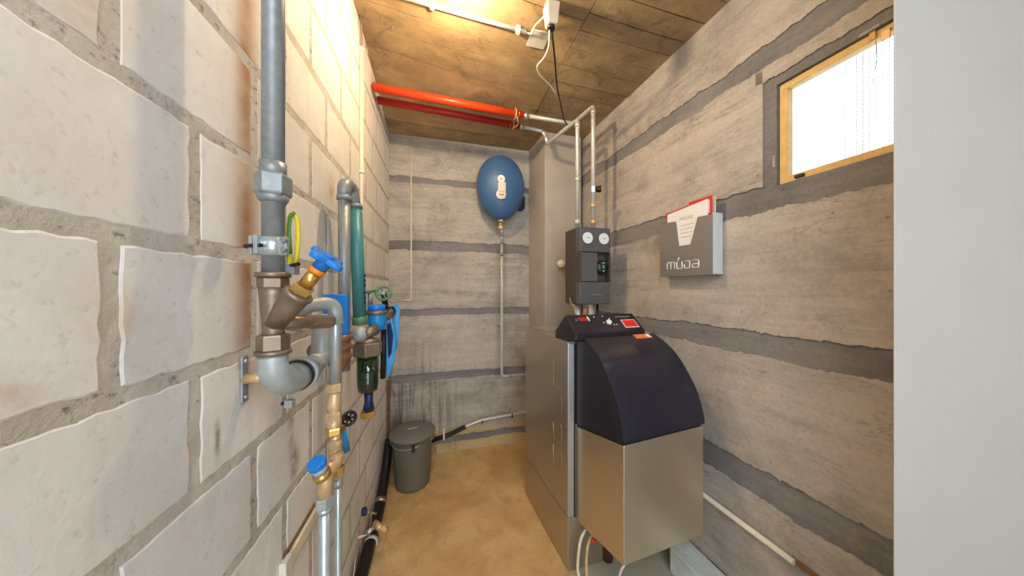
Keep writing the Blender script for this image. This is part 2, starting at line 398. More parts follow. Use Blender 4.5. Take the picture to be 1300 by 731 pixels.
    def ball(s, c, rx, ry=None, rz=None, ax=None, n=24, m_=14, egg=0.0):
        ry = ry or rx; rz = rz or rx
        X, Y_, Z = ax or (V((1, 0, 0)), V((0, 1, 0)), UP)
        prof = []; vs = []; fs = []; c = V(c)
        for i in range(m_ + 1):
            th = PI * i / m_; zc = -math.cos(th); rr = math.sin(th) * (1 + egg * zc)
            for k in range(n):
                a = 2 * PI * k / n; vs.append(c + X * (rx * rr * math.cos(a)) + Y_ * (ry * rr * math.sin(a)) + Z * (rz * zc))
        for i in range(m_):
            for k in range(n):
                j = (k + 1) % n; fs.append((i * n + k, i * n + j, (i + 1) * n + j, (i + 1) * n + k))
        return s.add(vs, fs, True)
    def build(s, name, mat, parent=None, bevel=0.0, kind=None, seg=2):
        me = bpy.data.meshes.new(name); off = V((0, 0, 0)); p = parent
        while p is not None: off = off + p.location; p = p.parent
        me.from_pydata([tuple(q - off) for q in s.v], [], s.f)
        for poly, sm in zip(me.polygons, s.sm): poly.use_smooth = sm
        bm = bmesh.new(); bm.from_mesh(me); bmesh.ops.remove_doubles(bm, verts=bm.verts, dist=1e-6)
        bmesh.ops.recalc_face_normals(bm, faces=bm.faces); bm.to_mesh(me); bm.free()
        me.materials.append(M[mat] if isinstance(mat, str) else mat)
        o = bpy.data.objects.new(name, me); COL.objects.link(o)
        if parent is not None: o.parent = parent
        if kind: o['kind'] = kind
        if bevel:
            md = o.modifiers.new('bevel', 'BEVEL'); md.width = bevel; md.segments = seg; md.limit_method = 'ANGLE'; md.angle_limit = 0.6
        return o
def thing(name, label, cat, loc, group=None):
    o = bpy.data.objects.new(name, None); COL.objects.link(o); o.location = V(loc)
    o.empty_display_size = 0.05; o['label'] = label; o['category'] = cat
    if group: o['group'] = group
    return o
def solo(o, label, cat, group=None):
    # give a single-mesh thing its own base point
    o['label'] = label; o['category'] = cat
    if group: o['group'] = group
    vs = [v.co.copy() for v in o.data.vertices]
    c = V((sum(v.x for v in vs) / len(vs), sum(v.y for v in vs) / len(vs), min(v.z for v in vs)))
    for v in o.data.vertices: v.co = v.co - c
    o.location = c; return o
def struct(mb, name, mat, label=None, cat=None, **k):
    o = mb.build(name, mat, None, kind='structure', **k)
    if label: o['label'] = label; o['category'] = cat or name.split('_')[0]
    return o

# ------------------------------------------------------------------ room shell
def xo(y): return 1.268 + 0.058 - 0.31 * y
foot = [(-1.6, -1.7), (2.55, -1.7), (2.55, 0.72), (xo(0.72), 0.72), (xo(2.9), 2.9), (-1.6, 2.9)]
fl = struct(MB().prism([(x, y, -0.1) for x, y in foot], (0, 0, 0.1)), 'floor', 'floor', 'ochre painted concrete cellar floor, grey beneath the boiler', 'floor')
ce = struct(MB().prism([(x, y, 2.66) for x, y in foot], (0, 0, 0.12)), 'ceiling', 'ceil_seam', 'raw concrete ceiling with imprints of formwork boards', 'ceiling')
# board imprints on the ceiling; rows run parallel to the back wall, seam between wide panels (left) and narrow boards (right)
def Cb(a, b_, z): return V((0.1 + a * 0.9677 - b_ * 0.2523, 1.1 + a * 0.2523 + b_ * 0.9677, z))
def board(a0, a1, b0, b1, dz, gap=0.0015):
    if a1 > 1:
        while a1 > a0 + .1:
            q = Cb(a1, b1, 0)
            if q.y < 0.70 or q.x < xo(q.y) - .01: break
            a1 -= .02
    n = 9; m_ = max(1, int((b1 - b0) / 0.12)); vs = []; fs = []
    g0 = random.uniform(0, .0015); g1 = random.uniform(0, .0015)
    for j in range(m_ + 1):
        for i in range(n + 1):
            a = a0 + .0008 + (a1 - a0 - .0016) * i / n; b_ = b0 + gap + g0 + (b1 - b0 - 2 * gap - g0 - g1) * j / m_
            if j in (0, m_): b_ += random.uniform(-.0012, .0012)
            p = Cb(a, b_, 0); vs.append(V((p.x, p.y, CZ(p.x, p.y) - dz)))
    for j in range(m_):
        for i in range(n): k = j * (n + 1) + i; fs.append((k, k + n + 1, k + n + 2, k + 1))
    rim = [i for i in range(n + 1)] + [(j + 1) * (n + 1) + n for j in range(m_)] + [m_ * (n + 1) + i for i in range(n - 1, -1, -1)] + [j * (n + 1) for j in range(m_ - 1, 0, -1)]
    k0 = len(vs); vs += [vs[i] + V((0, 0, .02)) for i in rim]
    for q in range(len(rim)): fs.append((rim[q], rim[(q + 1) % len(rim)], k0 + (q + 1) % len(rim), k0 + q))
    return MB().add(vs, fs).build('board_imprint', 'ceiling', ce)
seam = lambda b_: 0.26 + 0.0 * b_
bb = -2.6
rowsR = []
while bb < 1.6:
    wd = random.choice([0.085, 0.10, 0.115, 0.10]); board(0.262, 1.5, bb, bb + wd, random.uniform(-.002, .003), random.choice([.0012, .0018, .003])); bb += wd
bb = -2.7
for wd in (0.5, 0.5, 0.5, 0.5, 0.5, 0.30, 0.25, 0.25, 0.25, 0.25, 0.3):
    board(-1.7, 0.260, bb, bb + wd, random.uniform(-.001, .002), 0.0010); bb += wd

# left wall: mortar backing and laid blocks
def span(p0, p1, z0, z1, nrm, th):
    p0 = V(p0); p1 = V(p1); n_ = V(nrm) * -th
    return [V((p.x, p.y, z)) for z in (z0, z1) for p in (p0, p1, p1 + n_, p0 + n_)]
A = Lp(-1.4, -0.0009, 0); B_ = Lp(2.35, -0.0009, 0)
wl = struct(MB().hexa(span(A, B_, -0.02, 2.72, LN, 0.2)), 'wall_left', 'mortar', 'white lime block wall with coarse grey mortar joints', 'wall')
variants = []
def block_mesh(L, H, k):
    rnd = random.Random(k); pts = []
    def edge(p, q, n):
        for i in range(n):
            t = i / n; x = p[0] + (q[0] - p[0]) * t; y = p[1] + (q[1] - p[1]) * t
            j = 0.0040 if i else 0.0022
            cx, cy = L / 2, H / 2; kx = (cx - x) / cx; ky = (cy - y) / cy
            u = rnd.random() ** 2
            if i == 0: pts.append((x + kx * j * u * 1.5, y + ky * j * u * 1.5))
            elif q[0] != p[0]: pts.append((x, y + ky * j * u))
            else: pts.append((x + kx * j * u, y))
    edge((0, 0), (L, 0), 14); edge((L, 0), (L, H), 9); edge((L, H), (0, H), 14); edge((0, H), (0, 0), 9)
    n = len(pts); cx, cy = L / 2, H / 2
    vs = []
    for off, inset in ((-0.03, 0.0), (-0.0013, 0.0), (0.0, 0.0030)):
        for (x, y) in pts:
            vs.append(LD * (x + (cx - x) / cx * inset * (1 if abs(x - cx) > cx * .9 else 0)) + UP * (y + (cy - y) / cy * inset * (1 if abs(y - cy) > cy * .9 else 0)) + LN * off)
    fs = []
    for k_ in range(2):
        for i in range(n):
            j = (i + 1) % n; fs.append((k_ * n + i, k_ * n + j, (k_ + 1) * n + j, (k_ + 1) * n + i))
    fs.append(tuple(2 * n + i for i in range(n)))
    mb = MB(); mb.add(vs, fs); return mb
PZ = 0.2015; JZ = 0.020; PYL = 0.26; JS = 0.018
SL = PYL * 1.0316
for k in range(7):
    mb = block_mesh(SL - JS, PZ - JZ, k + 20); o = mb.build('block', 'block'); variants.append(o.data); bpy.data.objects.remove(o)
zb = 1.387
kz0 = int(math.floor((0 - zb) / PZ)); kz1 = int(math.ceil((CEIL + .15 - zb) / PZ))
for kz in range(kz0, kz1):
    z0 = zb + kz * PZ + JZ / 2
    if z0 + PZ - JZ < 0.02 or z0 > CEIL + 0.12: continue
    y0 = 0.455 if kz % 2 == 0 else 0.339
    for n in range(-7, 9):
        Ys = y0 + n * PYL + JS / 2 * 0.97
        if Ys > 2.13: continue
        if Ys + PYL > 2.20:
            mb = block_mesh((2.150 - Ys) * 1.0316, PZ - JZ, 99 + kz)
            me = mb.build('block', 'block'); d = me.data; bpy.data.objects.remove(me)
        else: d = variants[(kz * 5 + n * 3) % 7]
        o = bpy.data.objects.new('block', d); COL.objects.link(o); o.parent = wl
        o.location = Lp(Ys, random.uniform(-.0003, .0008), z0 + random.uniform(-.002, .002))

# concrete lifts: slabs between grey mortar bands
def lift(P, s0, s1, z0, z1, parent, mat, amp=0.006, n=40, ragged_side=None, th=0.007, seed=0):
    rnd = random.Random(seed); ring = []; n *= 3
    def wob(n_):
        out = []; v_ = 0.0
        for i in range(n_ + 1):
            v_ = v_ * 0.9 + rnd.uniform(-amp, amp) * 0.42; out.append(v_ + rnd.uniform(-amp, amp) * 0.22 + (rnd.choice((-1, 1)) * amp * .6 if rnd.random() < .06 else 0))
        return out
    w0, w1 = wob(n), wob(n)
    if z0 <= 0.001: w0 = [0] * (n + 1)
    if z1 >= CEIL: w1 = [0] * (n + 1)
    for i in range(n + 1): ring.append((s0 + (s1 - s0) * i / n, z0 + w0[i]))
    for i in range(n, -1, -1): ring.append((s0 + (s1 - s0) * i / n, z1 + w1[i]))
    m_ = len(ring); vs = [P(s_, -0.004, z_) for s_, z_ in ring] + [P(s_, th, z_) for s_, z_ in ring]
    fs = [tuple(range(m_, 2 * m_))] + [(i, (i + 1) % m_, m_ + (i + 1) % m_, m_ + i) for i in range(m_)]
    mb = MB(); mb.add(vs, fs); return mb.build('concrete_lift', mat, parent)
A = Bp(-1.05, 0, 0); B_ = Bp(0.75, 0, 0)
wb = struct(MB().hexa(span(A, B_, -0.02, 2.7, BN, 0.2)), 'wall_back', 'conc_band', 'raw concrete back wall with grey mortar bands behind the blue vessel', 'wall')
levels = [(0.0, 0.075), (0.13, 0.585), (0.645, 1.100), (1.155, 1.615), (1.69, 2.140), (2.19, CEIL + .03)]
for i, (a, b2) in enumerate(levels): lift(Bp, -1.0, 0.62, a, b2, wb, 'conc_back', 0.007, 60, seed=i + 3)

# right wall with a window opening
WY0, WY1, WZ0, WZ1 = 0.72, 1.010, 1.690, 2.052
mb = MB()
for (ya, yb, za, zb_) in ((0.70, 2.62, -0.02, WZ0), (0.70, 2.62, WZ1, 2.7), (WY1, 2.62, WZ0, WZ1), (0.70, WY0, WZ0, WZ1)):
    mb.hexa(span(Rp(ya, 0, 0), Rp(yb, 0, 0), za, zb_, RN, 0.06))
wr = struct(mb, 'wall_right', 'conc_band', 'raw board-marked concrete wall with grey mortar bands and the window', 'wall')
lvR = [(0.0, 0.075), (0.115, 0.530), (0.635, 1.064), (1.153, 1.602), (2.220, CEIL + .03)]
for i, (a, b2) in enumerate(lvR): lift(Rp, 0.702, 2.55, a, b2, wr, 'conc_right', 0.008, 90, seed=i + 31)
lift(Rp, 1.048, 2.55, 1.698, 2.138, wr, 'conc_right', 0.007, 60, seed=51)
lift(Rp, 0.702, 1.07, 2.085, 2.135, wr, 'conc_right', 0.005, 40, seed=52)

# chimney
c0 = V((0.252, 2.13, 0)); 
cx1 = V((0.547, 2.207, 0)); cl = V((0.144, 2.44, 0)); cr = cx1 + V((-0.1, 0.33, 0))
mb = MB().hexa([c0, cx1, cr, cl] + [p + UP * 2.60 for p in (c0, cx1, cr, cl)])
ch = struct(mb, 'wall_chimney', 'chimney', 'smooth rendered chimney column beside the back right corner', 'wall', bevel=0.006)
cap_c = at(712, 335, 2.12)
fl_cap = MB().lathe(cap_c + V((0, .03, 0)), (0.1, -1, 0), [(0, .030), (.035, .032), (.05, .028), (.06, .018), (.062, .001)], 24)
solo(fl_cap.build('flue_cap', 'white'), 'round white flue cap on the chimney behind the black pump box', 'cap')

# near white partition and the room behind the camera
mb = MB().hexa([(0.845, 0.62, 0), (2.5, 0.62, 0), (2.5, 0.74, 0), (1.030, 0.742, 0), (0.845, 0.62, 2.67), (2.5, 0.62, 2.67), (2.5, 0.74, 2.67), (1.030, 0.742, 2.67)])
struct(mb, 'wall_front', 'plaster', 'smooth white painted wall end close by on the right', 'wall', bevel=0.006, seg=3)
struct(MB().hexa([(-1.2, -1.6, 0), (2.5, -1.6, 0), (2.5, -1.5, 0), (-1.2, -1.5, 0), (-1.2, -1.6, 2.67), (2.5, -1.6, 2.67), (2.5, -1.5, 2.67), (-1.2, -1.5, 2.67)]),
       'wall_rear', 'corridor', 'plain plastered wall of the passage behind the viewpoint', 'wall')
struct(MB().hexa([(2.4, -1.5, 0), (2.5, -1.5, 0), (2.5, 0.62, 0), (2.4, 0.62, 0), (2.4, -1.5, 2.67), (2.5, -1.5, 2.67), (2.5, 0.62, 2.67), (2.4, 0.62, 2.67)]),
       'wall_passage', 'corridor', 'plain plastered side wall of the passage', 'wall')

# ------------------------------------------------------------------ window
win = bpy.data.objects.new('window_1', None); COL.objects.link(win); win['kind'] = 'structure'
win['label'] = 'small pine framed cellar window with wire mesh outside'; win['category'] = 'window'
win.location = Rp(0.86, -0.03, WZ0)
fw = 0.0235
def rbox(ya, yb, za, zb_, o0, o1): 
    return [Rp(y, o, z) for z in (za, zb_) for (y, o) in ((ya, o0), (yb, o0), (yb, o1), (ya, o1))]
fz0, fz1, fy0, fy1 = 1.692, 2.050, 0.725, 1.008
for (ya, yb, za, zb_) in ((fy0, fy1, fz0, fz0 + fw), (fy0, fy1, fz1 - fw, fz1), (fy1 - fw, fy1, fz0 + fw, fz1 - fw), (fy0, fy0 + fw, fz0 + fw, fz1 - fw)):
    MB().hexa(rbox(ya, yb, za, zb_, -0.012, -0.04)).build('window_frame', 'wood', win, bevel=0.0015)
MB().hexa(rbox(fy0 + fw, fy1 - fw, fz0 + fw, fz1 - fw, -0.026, -0.029)).build('pane', 'glass', win)
mb = MB()
y = fy0 - .05
while y < fy1 + 0.12:
    mb.hexa(rbox(y, y + 0.0016, fz0 - .03, fz1 + .12, -0.075, -0.0758)); y += 0.0125
z = fz0 - 0.02
while z < fz1 + 0.12:
    mb.hexa(rbox(fy0 - .05, fy1 + .12, z, z + 0.0014, -0.076, -0.0768)); z += 0.0125
mb.build('wire_mesh', 'white', win, kind='stuff')
MB().box(onR(1104, 39, -0.002), RD, UP, RN, 0.020, 0.004, 0.004).build('latch_bar', 'grey_steel', win, bevel=0.001)
MB().box(onR(1108, 43, -0.010), RD, UP, RN, 0.006, 0.016, 0.004).build('latch_tongue', 'wood', win, bevel=0.001)
MB().box(onR(1125, 44, -0.010), RD, UP, RN, 0.008, 0.013, 0.003).build('latch_plate', 'brass_dull', win, bevel=0.001)
MB().box(onR(983.5, 205, -0.004), RD, UP, RN, 0.005, 0.022, 0.006).build('hinge', 'grey_steel', win, bevel=0.002)
MB().box(onR(1015, 223, -0.008), RD, UP, RN, 0.012, 0.005, 0.006).build('sill_clip', 'black', win, bevel=0.001)
cd_ = [onR(1112, 52, -.004), onR(1113, 62, -.004), onR(1114, 75, -.004), onR(1109, 95, -.004), onR(1108, 110, -.004)]
MB().tube(cd_, 0.0007, n=6).build('pull_string', 'black', win)

# ------------------------------------------------------------------ boiler
BO = V((0.259, 1.302, 0)); BU = V((0.96, 0.28, 0)); BV = V((-0.333, 0.943, 0))
def Q(a, b_, z): return BO + BU * a + BV * b_ + UP * z
def qbox(a0, a1, b0, b1, z0, z1):
    return [Q(a, b_, z) for z in (z0, z1) for (a, b_) in ((a0, b0), (a1, b0), (a1, b1), (a0, b1))]
boil = thing('heating_boiler', 'floor-standing steel heating boiler with curved dark hood and boxy burner cover', 'boiler', Q(0.22, 0.25, 0))
D = 0.52; W = 0.45
MB().hexa(qbox(0.012, W - .005, 0.012, D - 0.005, 0.0, 1.055)).build('boiler_core', 'black', boil)
MB().hexa(qbox(0.0, 0.012, 0.004, D, 0.250, 1.066)).build('side_panel', 'steel_side', boil, bevel=0.003)
MB().hexa(qbox(0.0, 0.012, 0.004, D, 0.004, 0.246)).build('side_plinth', 'steel_side', boil, bevel=0.002)
MB().hexa(qbox(W - .012, W, 0.004, D, 0.250, 1.066)).build('side_panel', 'steel_side', boil, bevel=0.003)
MB().hexa(qbox(W - .012, W, 0.004, D, 0.004, 0.246)).build('side_plinth', 'steel_side', boil, bevel=0.002)
MB().hexa(qbox(0.0, W, 0.0, D, 1.060, 1.069)).build('top_panel', 'steel_side', boil, bevel=0.002)
MB().hexa(qbox(0.001, W, -0.004, 0.012, 0.250, 1.062)).build('front_panel', 'steel_light', boil, bevel=0.003)
MB().hexa(qbox(0.001, W, -0.002, 0.012, 0.004, 0.246)).build('front_plinth', 'steel_side', boil, bevel=0.003)
MB().hexa(qbox(0.030, 0.036, -0.008, 0.0, 0.25, 1.06)).build('gap_shadow_strip', 'black', boil)
MB().hexa(qbox(0.04, 0.24, 0.30, 0.50, 1.069, 1.073)).build('cleaning_lid', 'steel_light', boil, bevel=0.001)
# embossed lettering down the side
def strokes_word():
    out = []; x = 0
    out += [[(0, 0), (0, 1), (1.5, 1), (1.5, 0)], [(.75, 1), (.75, 0)]]
    out += [[(1.95, 1), (1.95, 0), (2.95, 0), (2.95, 1)], [(2.15, 1.15), (2.35, 1.6)]]
    out += [[(3.35, .55), (3.35, 0), (4.35, 0), (4.35, 1), (3.6, 1)]]
    out += [[(4.8, 1), (5.9, 1), (5.9, 0), (4.8, 0), (4.8, .5), (5.9, .5)]]
    return out
mb = MB()
for st_ in strokes_word():
    pts = [Q(-0.0005, 0.055 + 0.085 * (y_ / 1.0), 0.975 - x_ * 0.095) for x_, y_ in st_]
    mb.tube(pts, 0.0009, 0.02, 6)
mb.build('embossed_lettering', 'steel_side', boil)
# burner cover (rises slightly towards its front)
BX0, BX1, BF = 0.040, 0.415, -0.320
def lift_z(a, b_): return 0.078 * (b_ / BF) + 0.022 * (a - BX0) / (BX1 - BX0)
def bc(a, b_, z): return Q(a, b_, z + lift_z(a, b_))
MB().hexa([bc(a, b_, z) for z in (0.2355, 0.670) for (a, b_) in ((BX0, BF), (BX1, BF), (BX1, -0.006), (BX0, -0.006))]).build('burner_cover', 'steel_box', boil, bevel=0.003)
MB().hexa([bc(a, b_, z) for z in (0.669, 0.682) for (a, b_) in ((BX0 + .006, BF + .008), (BX1 - .006, BF + .008), (BX1 - .006, -0.006), (BX0 + .006, -0.006))]).build('cover_seal', 'black', boil)
# hood
ctrl = [(-.322, .686), (-.322, .700), (-.302, .775), (-.262, .881), (-.185, .992), (-.125, 1.050), (-.072, 1.086)]
# (the tilt is added afterwards for the lower edge only)
raw = [(-.323, .757), (-.3225, .775), (-.3085, .835), (-.286, .895), (-.255, .948), (-.218, 1.000), (-.178, 1.041), (-.128, 1.074), (-.080, 1.097), (-.071, 1.101)]
def cr_(p, n=5):
    out = []
    for i in range(len(p) - 1):
        p0 = p[max(i - 1, 0)]; p1 = p[i]; p2 = p[i + 1]; p3 = p[min(i + 2, len(p) - 1)]
        for k in range(n):
            t = k / n; out.append(tuple(0.5 * ((2 * p1[j]) + (-p0[j] + p2[j]) * t + (2 * p0[j] - 5 * p1[j] + 4 * p2[j] - p3[j]) * t * t + (-p0[j] + 3 * p1[j] - 3 * p2[j] + p3[j]) * t ** 3) for j in (0, 1)))
    out.append(p[-1]); return out
curve = cr_(raw)
prof = [(-0.005, 0.686)] + curve + [(-0.069, 1.082), (-0.005, 1.075)]
def hp(a, b_, z):
    k = (a - BX0) / (BX1 - BX0); return Q(a, b_, z + 0.022 * k * max(0, min(1, (1.10 - z) / 0.3)))
a0, a1 = BX0 - 0.003, BX1 + 0.003
mb = MB(); L0 = [hp(a0, b_, z) for b_, z in prof]; L1 = [hp(a1, b_, z) for b_, z in prof]; n = len(prof)
mb.add(L0, [tuple(range(n))]); mb.add(L1, [tuple(reversed(range(n)))])
k = len(mb.v); mb.add(L0 + L1, [(i, (i + 1) % n, n + (i + 1) % n, n + i) for i in range(n)])
for i in range(n): mb.sm[-n + i] = (1 <= i < len(curve))
hood = mb.build('curved_hood', 'navy', boil)
me = hood.data
for e in me.edges: pass
hood.data['label'] = ''
md = hood.modifiers.new('es', 'EDGE_SPLIT'); md.split_angle = 0.5
del hood.data['label']
# control panel wedge
pr = [(.12, 1.0695), (.12, 1.105), (.019, 1.192), (-.069, 1.118), (-.069, 1.086), (-0.004, 1.0695)]
L0 = [Q(0.0, b_, z) for b_, z in pr]
cp = MB().prism(L0, BU * 0.372).build('control_panel', 'panel_dark', boil, bevel=0.003)
def Cp(a, s_, h=0.0):
    b_ = .019 + (-.069 - .019) * s_; z = 1.192 + (1.118 - 1.192) * s_
    n_ = V((0, 0, 1)) * 0.765 + BV * -0.643
    return Q(a, b_, z) + n_.normalized() * h
sn = (UP * 0.765 - BV * 0.643).normalized(); sd = (Cp(0, 1) - Cp(0, 0)).normalized()
def pboard(a, s_, wa, ws, name, mat, h=0.0015, bev=0.0):
    c = Cp(a, s_, 0.0006); return MB().box(c, BU, sd, sn, wa / 2, ws / 2, h).build(name, mat, cp, bevel=bev)
pboard(0.315, 0.60, 0.078, 0.050, 'warning_label_border', 'paper', 0.0010)
pboard(0.315, 0.60, 0.072, 0.044, 'red_warning_label', 'red_print', 0.0016)
MB().lathe(Cp(0.200, 0.52, 0), sn, [(0, .014), (.010, .013), (.014, .010), (.0145, .001)], 20).build('knob', 'dial', cp)
MB().lathe(Cp(0.218, 0.30, 0), sn, [(0, .0035), (.004, .003)], 10).build('indicator', 'dial', cp)
MB().lathe(Cp(0.190, 0.14, 0), sn, [(0, .0030), (.004, .003)], 10).build('indicator', 'dial', cp)
MB().lathe(Cp(0.140, 0.18, 0), sn, [(0, .0030), (.004, .003)], 10).build('indicator', 'dial', cp)
pboard(0.105, 0.26, 0.006, 0.026, 'rocker_switch', 'paper', 0.003)
pboard(0.075, 0.27, 0.040, 0.022, 'switch_plate', 'redpipe2', 0.0012)
pboard(0.040, 0.30, 0.010, 0.012, 'switch_mark', 'teal', 0.0012)
pboard(0.300, 0.20, 0.080, 0.006, 'maker_print', 'steel_side', 0.0010)
for a, s_ in ((.175, .5), (.225, .62), (.24, .62)): pboard(a, s_, 0.006, 0.004, 'scale_mark', 'dial', 0.001)
# orange sticker on hood top
c = hp(0.335, -.092, 1.0935); dn = (V(hp(0.335, -.128, 1.076)) - V(hp(0.335, -.080, 1.099))).normalized(); nn = BU.cross(dn).normalized()
if nn.z < 0: nn = -nn
hs = MB().box(c, BU, dn, nn, 0.042, 0.014, 0.0028).build('orange_sticker', 'orange_print', boil)
MB().box(c + BU * 0.030, BU, dn, nn, 0.010, 0.012, 0.0034).build('white_tab', 'paper', boil)
# burner parts below cover
MB().cyl(Q(0.125, -0.12, 0.135), Q(0.125, -0.12, 0.255), 0.022).build('burner_pump', 'maroon', boil)
MB().cyl(Q(0.165, -0.10, 0.155), Q(0.165, -0.10, 0.255), 0.025).build('burner_motor', 'black', boil)
MB().cyl(Q(.085, -0.05, 0.198), Q(.15, -0.10, 0.19), 0.011).build('oil_coupling', 'chrome', boil)
MB().hexnut(Q(0.090, -0.056, 0.182), Q(.098, -0.062, 0.168), 0.013).build('coupling_nut', 'redpipe', boil)
h1 = MB().tube([Q(.075, -.03, .205), Q(.045, -.035, .17), Q(.028, -.04, .09), Q(.024, -.045, .02), Q(.03, -.10, .008), Q(.05, -.2, .008)], 0.0065, 0.05, 10).build('oil_hose', 'cream')
solo(h1, 'cream oil hose looping to the floor under the burner, nearest the steel plinth', 'hose', 'oil hoses under the burner')
h2 = MB().tube([Q(.095, -.05, .198), Q(.066, -.06, .16), Q(.050, -.07, .09), Q(.05, -.08, .02), Q(.07, -.13, .008), Q(.10, -.22, .008)], 0.0060, 0.05, 10).build('oil_hose', 'rope')
solo(h2, 'straw-coloured braided oil hose under the burner, right of the cream one', 'hose', 'oil hoses under the burner')
h3 = MB().tube([at(797, 712, 1.02), at(790, 720, 1.03), at(786, 731, 1.05), at(783, 760, 1.06)], 0.004, 0.02, 8).build('cover_cord', 'white')
solo(h3, 'short white cord hanging from the front lower corner of the burner cover', 'cord')

# curb by the right wall
cu = MB().hexa([Rp(y, o, z) for z in (0, 0.12) for (y, o) in ((0.72, 0.012), (1.34, 0.012), (1.34, 0.125), (0.72, 0.125))]).build('concrete_curb', 'curb', bevel=0.006)
solo(cu, 'chalky white concrete curb on the floor along the right wall', 'curb')
t0 = MB().tube([Rp(1.9, 0.022, .396), Rp(0.95, 0.022, .394)], 0.0105, n=12).build('conduit', 'cream')
solo(t0, 'cream conduit running low along the right concrete wall', 'conduit')
t1 = MB().box(onR(1050, 742, 0.012) , RD, UP, RN, .09, .008, .004).build('rust_strip', 'stain')
solo(t1, 'rusty flat strip continuing from the cream conduit end', 'strip')

# ------------------------------------------------------------------ pump station
PO = V((0.3877, 1.600, 0))
def S(a, b_, z): return PO + BU * a + BV * b_ + UP * z
def sbox(a0, a1, b0, b1, z0, z1): return [S(a, b_, z) for z in (z0, z1) for (a, b_) in ((a0, b0), (a1, b0), (a1, b1), (a0, b1))]
pz0, pz1 = 1.224, 1.673; PW = 0.205; H_ = pz1 - pz0
pu = thing('pump_station', 'black foam-cased pump group with two white round gauges above the boiler', 'pump', S(PW / 2, 0.08, pz0))
MB().hexa(sbox(0, PW, 0.045, 0.165, pz0, pz1)).build('casing_back', 'foam_side', pu, bevel=0.006)
zt = pz1 - .32 * H_; zb2 = pz1 - .71 * H_
MB().hexa(sbox(0, PW, 0.0, 0.0445, zt, pz1)).build('casing_top', 'foam', pu, bevel=0.006)
MB().hexa(sbox(0, PW, 0.0, 0.0445, pz0, zb2)).build('casing_bottom', 'foam', pu, bevel=0.006)
MB().hexa(sbox(0, 0.012, 0.0, 0.0445, zb2, zt)).build('casing_edge', 'foam_side', pu)
MB().hexa(sbox(PW - .006, PW, 0.0, 0.0445, zb2, zt)).build('casing_edge', 'foam_side', pu)
MB().hexa(sbox(0.014, 0.118, 0.002, 0.044, zb2 + .003, zt - .003)).build('front_cover', 'foam', pu, bevel=0.003)
MB().hexa(sbox(0.06, 0.165, -0.002, 0.001, pz0 + .055, pz0 + .10)).build('raised_badge', 'foam', pu, bevel=0.001)
MB().hexa(sbox(0.075, 0.155, -0.0035, 0.0, pz0 + .055, pz0 + .059)).build('badge_line', 'steel_side', pu)
for a in (0.047, 0.154):
    c = S(a, 0.0, pz1 - 0.065)
    gg = MB().lathe(c + BV * 0.008, -BV, [(0, .040), (.006, .040), (.0061, .034), (.003, .034)], 28).build('thermometer', 'black', pu)
    MB().lathe(c + BV * 0.0, -BV, [(0, .0325), (.0105, .0325)], 28).build('dial', 'dial', gg)
    MB().box(c - BV * 0.0112, BU, UP, BV, .010, .0012, .0006).build('needle', 'black', gg)
pc = S(0.160, 0.03, (zt + zb2) / 2)
ph = MB().lathe(pc, -BV, [(0, .040), (.015, .040), (.024, .034), (.0245, .001)], 28).build('pump_head', 'panel_dark', pu)
MB().box(pc - BV * .026 + UP * .004, BU, UP, BV, .008, .010, .001).build('pump_display', 'display', ph)
MB().box(pc - BV * .026 + UP * .026, BU, UP, BV, .008, .0015, .001).build('pump_mark', 'dial', ph)
MB().lathe(pc - BV * .024 - UP * .022, -BV, [(0, .004), (.004, .003)], 10).build('pump_button', 'dial', ph)
pfl = [S(0.045, .08, 0), S(0.140, .08, 0)]
for p, mt, r in ((S(0.045, .09, 0), 'pipe_white', .016), (S(0.145, .09, 0), 'pipe_white', .013)):
    MB().cyl(p + UP * 1.0692, p + UP * (pz0 + .002), r).build('riser', mt, pu)
MB().hexnut(S(.085, .08, 1.12), S(.085, .08, 1.20), 0.024).build('check_valve', 'copper', pu)
MB().hexnut(S(.115, .07, 1.15), S(.115, .07, 1.222), 0.017).build('brass_union', 'cream', pu)
MB().cyl(S(.165, .07, 1.10), S(.165, .07, 1.22), .007).build('sensor_lead', 'black', pu)
tw = MB().tube([S(-.004, .10, 1.26), S(-.012, .08, 1.235), S(-.002, .06, 1.215), S(0.01, .05, 1.15), S(.0, .03, 1.10)], .0022, .01, 6)
tw.build('side_cable', 'rope', pu)

# heating pipes rising from the pump to the ceiling pipes
def cplr(mb, p, d, r=.016, l=.03): d = V(d).normalized(); return mb.cyl(p - d * l / 2, p + d * l / 2, r)
PLx = V((0.3975, 1.7, 0)); PRx = V((0.493, 1.7, 0))
hp1 = thing('heating_pipe', 'left pale heating pipe above the pump box, joining the dark red pipe', 'pipe', PLx + UP * pz1)
pA = [PLx + UP * (pz1 + .001), PLx + UP * 2.342, V((.335, 1.80, 2.335)), V((.25, 1.975, 2.335)), V((.235, 1.985, 2.43)), V((.075, 1.955, 2.446))]
MB().tube(pA, .0125, .03).build('pipe', 'pipe_white', hp1)
for z_ in (1.72, 1.98, 2.31): cplr(MB(), PLx + UP * z_, UP).build('coupling', 'pipe_white', hp1)
MB().tube([V((.252, 1.972, 2.335)), V((.236, 1.984, 2.40)), V((.215, 1.982, 2.434))], .0155, .03).build('elbow_fitting', 'chrome', hp1)
hp2 = thing('heating_pipe', 'right pale heating pipe above the pump box, with a small dark valve', 'pipe', PRx + UP * pz1)
pB = [PRx + UP * (pz1 + .001), PRx + UP * 2.424, V((.408, 1.88, 2.424)), V((.381, 1.88, 2.430)), V((.105, 1.832, 2.446))]
MB().tube(pB, .0125, .02).build('pipe', 'pipe_white', hp2)
for z_ in (1.72, 1.82, 2.39): cplr(MB(), PRx + UP * z_, UP).build('coupling', 'brass_dull', hp2)
kv = zed(240, 1.69)
